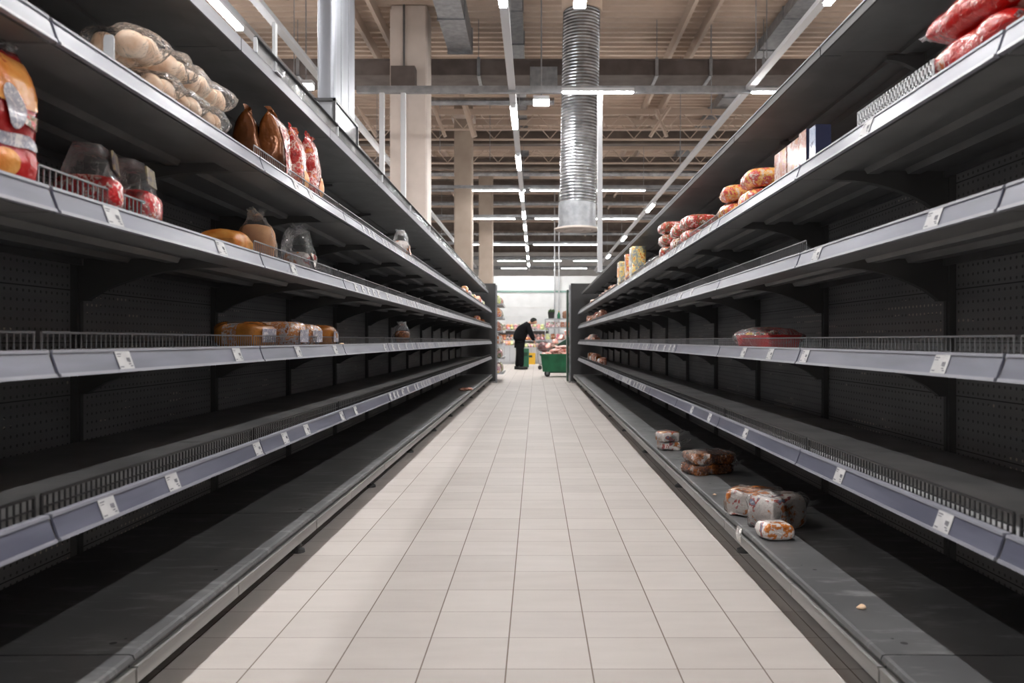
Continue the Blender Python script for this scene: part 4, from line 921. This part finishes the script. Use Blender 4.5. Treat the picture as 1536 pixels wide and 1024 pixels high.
# hanging spotlights
for px, py, z, lab in ((812, 152, 13.2, 'bright square lamp hanging beside the round duct'), (870, 1, 9.3, 'bright lamp at the top edge before the round duct'), (459, 128, 14.5, 'small bright lamp hanging left of the steel pillar')):
    root = empty('hanging_lamp', (xat(px, z), z, yat(py, z))); tag(root, lab, 'lamp')
    f_ = .55 if px == 870 else 1
    mb = MB(); mb.box((-.13*f_, -.1, 0), (.13*f_, .1, .07)); link('housing', mb.mesh('housing', M['white_metal']), root)
    mb = MB(); mb.box((-.12*f_, -.1, -.05), (.12*f_, .09, 0)); link('glowing_panel', mb.mesh('panel', M['lamp']), root)
    mb = MB(); mb.tube([(0, 0, .07), (0, 0, YC-yat(py, z))], .012, 6); link('stem', mb.mesh('stem', M['galv']), root)
for i, (px, z, ya) in enumerate(((1067, 15.2, 170), (1150, 14, 100), (735, 21, 240), (660, 21, 230), (1020, 22, 250))):
    x = xat(px, z); mb = MB(); mb.tube([(x, z, yat(ya, z)), (x, z, YC)], .009, 5); o = link('hanger_wire', mb.mesh('wire', M['galv'])); tag(o, ['thin wire hanging from the roof in front of the dark duct at right', 'thin wire hanging near the right roof duct', 'thin wire hanging right of the second column', 'thin wire hanging right of the nearest column', 'thin wire hanging right of the round duct'][i], 'wire')

# ------------------------------------------------------------------ far end: shopper, bin, trolley, stands
def skin_mesh(name, nodes, edges, mat, sub=2):
    me = bpy.data.meshes.new(name); me.from_pydata([n[0] for n in nodes], edges, [])
    o = bpy.data.objects.new(name, me); C.objects.link(o)
    m = o.modifiers.new('skin', 'SKIN'); m.use_smooth_shade = True
    for i, n in enumerate(nodes):
        r = n[1]; o.data.skin_vertices[0].data[i].radius = r if isinstance(r, tuple) else (r, r)
    o.data.skin_vertices[0].data[0].use_root = True
    sb = o.modifiers.new('sub', 'SUBSURF'); sb.levels = sub; sb.render_levels = sub
    dg = bpy.context.evaluated_depsgraph_get(); out = bpy.data.meshes.new_from_object(o.evaluated_get(dg)); out.name = name
    bpy.data.objects.remove(o); out.materials.clear(); out.materials.append(mat)
    for p in out.polygons: p.use_smooth = True
    return out
ZP = 25.0
person = empty('person', (xat(779.5, ZP), ZP, 0)); tag(person, 'person in black jacket and trousers bending over a shopping trolley', 'person')
nodes = [((0, 0, .95), .12), ((.03, 0, 1.1), .11), ((.12, 0, 1.25), .12), ((.22, 0, 1.36), .11), ((.31, 0, 1.42), .055), ((.37, 0, 1.455), .07), ((.435, 0, 1.475), .098), ((.485, 0, 1.455), .075), ((.535, 0, 1.42), .02)]
edges = [(i, i+1) for i in range(8)]
def leg(sy, kx, ax, tx):
    b = len(nodes); nodes.extend([((0.0, sy*.095, .86), .085), ((kx, sy*.1, .48), .055), ((ax, sy*.1, .09), .035), ((ax+(tx-ax)*.5, sy*.105, .05), .02)])
    edges.extend([(0, b), (b, b+1), (b+1, b+2), (b+2, b+3)])
leg(1, -.02, -.075, .04); leg(-1, .05, .06, .21)
def arm(sy, hx):
    b = len(nodes); nodes.extend([((.23, sy*.19, 1.36), .055), ((.33, sy*.21, 1.11), .042), ((hx, sy*.15, .89), .028), ((hx+.025, sy*.145, .83), .034)])
    edges.extend([(3, b), (b, b+1), (b+1, b+2), (b+2, b+3)])
    for k, (fy, ln_) in enumerate(((-.03, .06), (-.01, .075), (.01, .08), (.03, .07))):
        f = len(nodes); nodes.extend([((hx+.035, sy*.145+fy, .80), .009), ((hx+.055, sy*.145+fy, .80-ln_*.5), .0085), ((hx+.045, sy*.145+fy, .80-ln_), .007)]); edges.extend([(b+3, f), (f, f+1), (f+1, f+2)])
    f = len(nodes); nodes.extend([((hx+.045, sy*.145-sy*.045, .83), .010), ((hx+.075, sy*.145-sy*.06, .80), .008)]); edges.extend([(b+3, f), (f, f+1)])
arm(1, .44); arm(-1, .46)
link('body', skin_mesh('body', nodes, edges, M['skin']), person)
jn = [((-.03, 0, .84), (.235, .2)), ((-.01, 0, 1.0), (.25, .22)), ((.07, 0, 1.18), (.245, .23)), ((.18, 0, 1.33), (.215, .23)), ((.285, 0, 1.41), (.1, .1))]
je = [(0, 1), (1, 2), (2, 3), (3, 4)]
for sy in (1, -1):
    b = len(jn); jn += [((.25, sy*.21, 1.34), .1), ((.345, sy*.235, 1.1), .085), ((.44 if sy > 0 else .46, sy*.155, .885), .062)]; je += [(3, b), (b, b+1), (b+1, b+2)]
link('jacket', skin_mesh('jacket', jn, je, M['cloth_black']), person)['label'] = 'loose black jacket'
tn = [((-.01, 0, .9), (.16, .17))]; te = []
for sy, kx, ax in ((1, -.02, -.075), (-1, .05, .06)):
    b = len(tn); tn += [((0, sy*.1, .8), .14), ((kx, sy*.1, .46), .098), ((ax-.005, sy*.1, .075), .078)]; te += [(0, b), (b, b+1), (b+1, b+2)]
link('trousers', skin_mesh('trousers', tn, te, M['cloth_black']), person)['label'] = 'black trousers'
for sy, ax, tx in ((1, -.075, .06), (-1, .06, .23)):
    mb = MB(); mb.surf(lambda u, v: Vector((ax-.09+(tx-ax+.11)*u, sy*.105+math.cos(2*PI*v)*.056*(math.sin(max(.05, min(.97, u))*PI)**.35), max(0, .05+math.sin(2*PI*v)*(.06-.02*u)))), 10, 14, True, 0, True); link('shoe', mb.mesh('shoe', M['shoe'], True), person)
mb = MB()
def capf(u, v):
    t = u*1.75; a = 2*PI*v; d = Vector((math.sin(t)*math.cos(a), math.sin(t)*math.sin(a), math.cos(t)))*.107
    return Matrix.Rotation(-.35, 3, 'Y') @ d + Vector((.427, 0, 1.487))
mb.surf(capf, 10, 20, True); link('cap', mb.mesh('cap', M['cap'], True), person)['label'] = 'dark knitted cap'
for sy in (1, -1):
    pass

# shopping trolley
root = empty('shopping_trolley', (xat(805, 25), 25.0, 0)); tag(root, 'silver wire shopping trolley in front of the person', 'trolley')
mb = MB(); x1 = .62
for i in range(15):
    t = i/14; xx = x1*t
    mb.tube([(xx, -.24+.02*t, .9-.08*t), (xx*.92+.02, -.2, .48+.02*t), (xx*.92+.02, .2, .48+.02*t), (xx, .24-.02*t, .9-.08*t)], .004, 4)
for zz, f in ((0, 1), (.33, .97), (.66, .95), (1, .9)):
    for sy in (1, -1): mb.tube([(0, sy*(.24-.04*zz), .9-.42*zz), (x1*f, sy*(.22-.02*zz), .82-.33*zz)], .005, 4)
for j in range(9):
    y = -.22+.44*j/8; mb.tube([(x1, y*.95, .82), (x1*.94, y*.9, .5)], .004, 4); mb.tube([(0, y, .9), (.02, y*.9, .48)], .004, 4)
mb.tube([(x1, -.22, .82), (x1, .22, .82)], .007, 6); mb.tube([(0, -.24, .9), (0, .24, .9)], .007, 6)
link('wire_basket', mb.mesh('basket', M['galv'], True), root)
mb = MB()
for sy in (1, -1): mb.tube([(-.06, sy*.24, .98), (.02, sy*.23, .5), (.08, sy*.22, .16), (.6, sy*.17, .14)], .011, 6); mb.tube([(.5, sy*.18, .5), (.58, sy*.17, .14)], .01, 6)
link('frame', mb.mesh('frame', M['galv'], True), root)
mb = MB(); mb.tube([(-.06, -.26, .98), (-.06, .26, .98)], .016, 8); link('handle', mb.mesh('handle', M['black'], True), root)
for wx in (.1, .58):
    for sy in (1, -1): mb = MB(); mb.tube([(wx, sy*.2-.014, .06), (wx, sy*.2+.014, .06)], .06, 14); link('wheel', mb.mesh('wheel', M['black'], 40), root)
bm_ = blob_mesh(.2, .16, .17, 7, M['net_red'], 14, .15); o = link('net_sack', bm_, None, (xat(803, 25)+.27, 25.0, .69)); tag(o, 'red net sack lying in the shopping trolley', 'sack')
# green wheeled bin with its heap
ZB = 19.8
xb0 = xat(811, ZB); W = 1.05; D2 = .75
root = empty('wheeled_bin', (xb0+W/2, ZB+D2/2, 0)); tag(root, 'green wheeled bin heaped with red packs at the aisle end', 'bin')
def tub(x0, w0, d0, z0, w1, d1, z1, t=.025):
    mb = MB()
    a = [(-w0/2, -d0/2, z0), (w0/2, -d0/2, z0), (w0/2, d0/2, z0), (-w0/2, d0/2, z0)]; b = [(-w1/2, -d1/2, z1), (w1/2, -d1/2, z1), (w1/2, d1/2, z1), (-w1/2, d1/2, z1)]
    sh = lambda p: [(x*(1-2*t/w1), y*(1-2*t/d1), z) for x, y, z in p]
    vs = a+b+sh(b)+[(x, y, z+t) for x, y, z in sh(a)]
    fs = [(3, 2, 1, 0)]+[(k, (k+1) % 4, 4+(k+1) % 4, 4+k) for k in range(4)]+[(4+k, 4+(k+1) % 4, 8+(k+1) % 4, 8+k) for k in range(4)]+[(8+k, 8+(k+1) % 4, 12+(k+1) % 4, 12+k) for k in range(4)]+[(12, 13, 14, 15)]
    mb.add(vs, fs); return mb
mb = tub(0, W*.9, D2*.88, .13, W, D2, .56); link('tub', mb.mesh('tub', M['green_bin']), root)
mb = MB(); mb.box((-W/2-.02, -D2/2-.02, .52), (W/2+.02, -D2/2+.015, .565)); mb.box((-W/2-.02, D2/2-.015, .52), (W/2+.02, D2/2+.02, .565)); mb.box((-W/2-.02, -D2/2, .52), (-W/2+.015, D2/2, .565)); mb.box((W/2-.015, -D2/2, .52), (W/2+.02, D2/2, .565)); link('rim', mb.mesh('rim', M['green_bin']), root)
for xx in (-.3, .0, .3): mb = MB(); mb.box((xx-.02, -D2/2*.97, .18), (xx+.02, -D2/2*.93+.03, .53)); link('rib', mb.mesh('rib', M['green_bin']), root)
for xx in (-.36, .36):
    for yy in (-.22, .22):
        mb = MB(); mb.tube([(xx, yy-.025, .07), (xx, yy+.025, .07)], .07, 16); w_ = link('wheel', mb.mesh('wheel', M['black'], 40), root)
        mb = MB(); mb.box((xx-.05, yy-.04, .12), (xx+.05, yy+.04, .14)); mb.box((xx-.03, yy-.04, .06), (xx+.03, yy-.03, .13)); link('caster_fork', mb.mesh('fork', M['galv']), root)
hm = [pillow_fn(.2, .15, .085, .7, k, .012) for k in range(3)]; hms = []
for k in range(3):
    mb = MB(); mb.surf(hm[k], 10, 12, True, 0, True); hms.append(mb.mesh('heap_pack', M['meat'], True))
q = random.Random(5); bx, by = xb0+W/2, ZB+D2/2
for i in range(56):
    lay = 0 if i < 26 else (1 if i < 44 else 2); f = (1, .86, .6)[lay]
    x = bx+(q.uniform(-.42, .42))*f+(.08*lay); y = by+q.uniform(-.28, .28)*f; z = .48+.068*lay+q.uniform(0, .02)+.06*(1-abs(x-bx)/.5)
    o = link('packet', hms[i % 3], None, (x, y, z), (q.uniform(-.3, .3), q.uniform(-.3, .3), q.uniform(0, 3))); tag(o, 'red and white wrapped pack heaped in the green wheeled bin', 'packet', 'packs heaped in the green bin')
# second heap behind: sloping stand
root = empty('produce_stand', (xat(851, 22.5), 22.6, 0)); tag(root, 'dark sloping stand of red packs behind the green bin', 'stand')
mb = MB(); mb.prism_y([(-.55, 0), (.6, 0), (.6, 1.15), (.3, 1.15), (-.55, .6)], -.3, .3); link('stand_body', mb.mesh('body', M['dark_green']), root)
for i in range(24):
    t = (i // 4)/5; x = xat(851, 22.5)-.5+.85*t; y = 22.6-.22+.145*(i % 4)
    o = link('packet', hms[i % 3], None, (x, y, .6+.61*t+.085+q.uniform(0, .03)), (q.uniform(-.2, .2), -.6, q.uniform(-.6, .6)+PI/2)); tag(o, 'red wrapped pack on the dark sloping stand behind the bin', 'packet', 'packs on the sloping stand')
# dark green end rack right
root = empty('end_rack', (.80, 17.42, 0)); tag(root, 'dark green rack against the far side of the right end panel', 'rack')
mb = MB(); mb.box((-.135, 0, .02), (-.1, .5, 1.98)); mb.box((.4, 0, .02), (.44, .5, 1.98)); link('side_board', mb.mesh('side', M['dark_green']), root)
for k in range(5): mb = MB(); mb.box((-.1, 0, .15+.38*k), (.4, .5, .18+.38*k)); link('shelf', mb.mesh('shelf', M['galv']), root)
# left end rack with goods facing the far aisle
xr_ = -.86
root = empty('end_rack', (-1.15, 17.35, 0)); tag(root, 'goods rack standing behind the left end panel', 'rack')
mb = MB(); mb.box((-.2, 0, .02), (.27, .04, 2.02)); mb.box((-.2, .0, .02), (-.16, 1.6, 2.02)); link('back_board', mb.mesh('side', M['galv']), root)
shz = [.2, .52, .82, 1.1, 1.4, 1.68]
for zz in shz: mb = MB(); mb.box((-.16, .05, zz-.03), (.43, 1.6, zz)); mb.box((.43, .05, zz-.035), (.44, 1.6, zz+.012)); link('shelf', mb.mesh('shelf', M['white_metal']), root)
cols = ['mix_a', 'greenpack', 'pinkpack', 'mix_b', 'brownpack', 'orangepatt', 'whitepack']
stm = {}
for c_ in cols:
    mb = MB(); mb.surf(standing_fn(.16, .13, .2, len(stm)+2, .01), 8, 14, True, 0, True); stm[c_] = mb.mesh('far_bag', M[c_], True)
n = 0
for si, zz in enumerate(shz):
    for j in range(6):
        o = link('packet', stm[cols[(si*3+j*2) % 7]], None, (-1.15+.33, 17.35+.17+j*.24, zz), (0, 0, PI/2+q.uniform(-.3, .3))); tag(o, 'coloured packet on the %s shelf up of the rack behind the left end panel' % ORD[si], 'packet', 'packets on the left end rack')
# white counter, crates and produce at the back left
def stand(name, x0, x1, z0, dep, h, lab, cat, mat='white_metal'):
    root = empty(name, ((x0+x1)/2, z0, 0)); tag(root, lab, cat); w = (x1-x0)/2
    mb = MB(); mb.box((-w, 0, .08), (w, dep, h)); mb.box((-w+.04, .04, 0), (w-.04, dep-.04, .08)); link('cabinet', mb.mesh('cab', M[mat]), root)
    mb = MB(); mb.box((-w-.02, -.02, h), (w+.02, dep+.02, h+.03)); link('counter_top', mb.mesh('top', M['white_metal']), root)
    for k in range(1, 3): mb = MB(); mb.box((-w+2*w*k/3-.006, -.006, .1), (-w+2*w*k/3+.006, 0, h-.03)); link('panel_joint', mb.mesh('joint', M['galv']), root)
    return root
stand('counter', xat(748, 30.6), xat(773, 30.6), 30.6, .7, .68, 'pale grey counter at the back, left of the person', 'counter')
stand('counter', xat(786, 30.9), xat(818, 30.9), 30.9, .7, .6, 'pale counter at the back, behind the shopping trolley', 'counter')
def crate(x, z, y, w, d, h, mat, lab):
    root = empty('crate', (x, z, y)); tag(root, lab, 'crate'); mb = tub(0, w*.94, d*.94, 0, w, d, h, .02); link('tub', mb.mesh('tub', M[mat]), root)
    mb = MB(); mb.box((-.06, -d/2-.006, h*.62), (.06, -d/2+.0, h*.8)); link('handle', mb.mesh('handle', M['dark_green']), root)
crate(xat(796, 30.5), 30.5, 0, .36, .5, .42, 'yellow', 'yellow crate on the floor behind the trolley')
crate(xat(788.5, 27), 27, 0, .22, .45, .62, 'crate_green', 'tall dark green crate just behind the person')
# tiers of produce in front of the white wall
root = empty('produce_rack', (xat(784, 32), 32.0, 0)); tag(root, 'wide white produce rack along the white wall', 'rack')
mb = MB()
for zz in (.55, .9, 1.3): mb.box((-.95, 0, zz-.035), (1.0, .55, zz)); 
link('shelf', mb.mesh('shelf', M['white_metal']), root)
mb = MB(); mb.box((-.98, .55, 0), (1.03, .62, 1.6)); link('back_board', mb.mesh('back', M['wall_grey']), root)
for xx in (-.97, 0, 1.02): mb = MB(); mb.box((xx-.015, .0, 0), (xx+.015, .55, 1.5)); link('side_panel', mb.mesh('side', M['galv']), root)
blobs = [blob_mesh(.085, .075, .075, 30+k, M[c_], 8, .2) for k, c_ in enumerate(['mix_a', 'mix_b', 'greenpack', 'orangepatt', 'meat', 'yellowpatt'])]
for tier, (zz, nx) in enumerate(((.55, 13), (.9, 13), (1.3, 13))):
    for row in range(2):
        for j in range(nx):
            o = link('produce_pack', blobs[q.randrange(6)], None, (xat(784, 32)-.88+j*.15, 32.1+.17*row, zz+.065+.1*row), (0, 0, q.uniform(0, 3))); tag(o, 'colourful produce pack on the %s tier of the produce rack by the wall' % ['lowest', 'middle', 'upper'][tier], 'produce', 'produce packs along the white wall')
for j in range(18):
    o = link('produce_pack', blobs[(j*5) % 6], None, (xat(748, 30.6)+.08+(j % 6)*.1, 30.75+.16*(j//6), .71+.06+.02*(j//6)), (0, 0, q.uniform(0, 3))); tag(o, 'colourful produce pack on the pale grey counter left of the person', 'produce', 'produce packs on the left counter')
for j in range(14):
    o = link('produce_pack', blobs[(j*5+2) % 6], None, (xat(786, 30.9)+.08+(j % 7)*.105, 31.05+.16*(j//7), .63+.06+.02*(j//7)), (0, 0, q.uniform(0, 3))); tag(o, 'colourful produce pack on the pale counter behind the trolley', 'produce', 'produce packs on the counter behind the trolley')
# wire rack at the right
ZR = 28.0; xa_, xb_ = xat(818, ZR), xat(856, ZR)
root = empty('display_rack', ((xa_+xb_)/2, ZR, 0)); tag(root, 'silver frame display rack with a plant pot on top', 'rack'); w = (xb_-xa_)/2
mb = MB()
for xx in (-w, w):
    for yy in (0, .5): mb.tube([(xx, yy, 0), (xx, yy, yat(478, ZR))], .015, 6)
for zz in (yat(478, ZR), yat(491, ZR)):
    for yy in (0, .5): mb.tube([(-w, yy, zz), (w, yy, zz)], .012, 6)
link('frame', mb.mesh('frame', M['galv'], True), root)
for yy in (478, 491, 509, 523): zz = yat(yy, ZR); mb = MB(); mb.box((-w, 0, zz-.03), (w, .5, zz)); link('shelf', mb.mesh('shelf', M['white_metal']), root)
mb = MB(); mb.box((-w+.02, .05, .05), (w-.02, .48, yat(523, ZR)-.03)); link('cabinet', mb.mesh('cab', M['galv']), root)
for lv, yy in enumerate((491, 509, 523)):
    for j in range(5):
        o = link('packet', stm[cols[(j*3+lv) % 7]], None, (xa_+.09+j*.17, ZR+.2, yat(yy, ZR)), (0, 0, q.uniform(-.3, .3))); tag(o, 'coloured packet on the %s shelf of the silver display rack' % ['upper', 'middle', 'lower'][lv], 'packet', 'packets on the display rack')
zt_ = yat(478, ZR)
root = empty('plant_pot', (xat(827, ZR), ZR+.25, zt_)); tag(root, 'dark square plant pot on top of the display rack', 'plant pot')
mb = tub(0, .18, .18, 0, .24, .24, .24, .02); link('pot', mb.mesh('pot', M['black']), root)
mb = MB()
for k in range(40):
    a = q.uniform(0, 2*PI); r = q.uniform(.02, .11); x, y = r*math.cos(a), r*math.sin(a); mb.add([(x-.02, y, .2), (x+.02, y, .2), (x*1.25+.01, y*1.25, .3+q.uniform(0, .06)), (x*1.25-.015, y*1.25, .28)], [(0, 1, 2, 3)])
link('leaves', mb.mesh('leaves', simple('leaf_green', rgb(52, 84, 40), .5)), root)
root = empty('green_bottle', (xat(838.5, ZR), ZR+.25, zt_)); tag(root, 'green bottle on top of the display rack', 'bottle')
mb = MB(); mb.lathe([(0, 0), (.05, 0), (.055, .02), (.055, .15), (.025, .21), (.02, .26), (0, .26)], (0, 0, 0), 16); link('bottle_body', mb.mesh('bottle', M['green_bin'], 40), root)
mb = MB(); mb.lathe([(.024, .25), (.024, .28), (0, .28)], (0, 0, 0), 12); link('cap', mb.mesh('cap', M['yellow'], 40), root)
o = link('paper_sack', blob_mesh(.12, .1, .15, 3, M['brown'], 12, .25), None, (xat(849, ZR), ZR+.25, zt_+.14)); tag(o, 'brown bag on top of the display rack beside the bottle', 'bag')

# ------------------------------------------------------------------ camera, world, view
cam = bpy.data.cameras.new('camera'); co = bpy.data.objects.new('camera', cam); C.objects.link(co)
co.location = (0, 0, H); co.rotation_euler = (PI/2, 0, 0)
cam.sensor_width = 36; cam.lens = F/1536*36; cam.shift_x = -(CX-768)/1536; cam.shift_y = -(512-CY)/1536
cam.clip_start = .05; cam.clip_end = 200
cam.dof.use_dof = True; cam.dof.focus_distance = 4.0; cam.dof.aperture_fstop = 4.5
bpy.context.scene.camera = co
w = bpy.data.worlds.new('world'); w.use_nodes = True; bpy.context.scene.world = w
w.node_tree.nodes['Background'].inputs[0].default_value = (.8, .82, .86, 1); w.node_tree.nodes['Background'].inputs[1].default_value = .1
sc = bpy.context.scene
sc.view_settings.view_transform = 'Standard'; sc.view_settings.look = 'None'; sc.view_settings.gamma = 1; sc.view_settings.exposure = 2.39
sc.cycles.use_denoising = True
sc.cycles.max_bounces = 8; sc.cycles.diffuse_bounces = 4; sc.cycles.transparent_max_bounces = 16
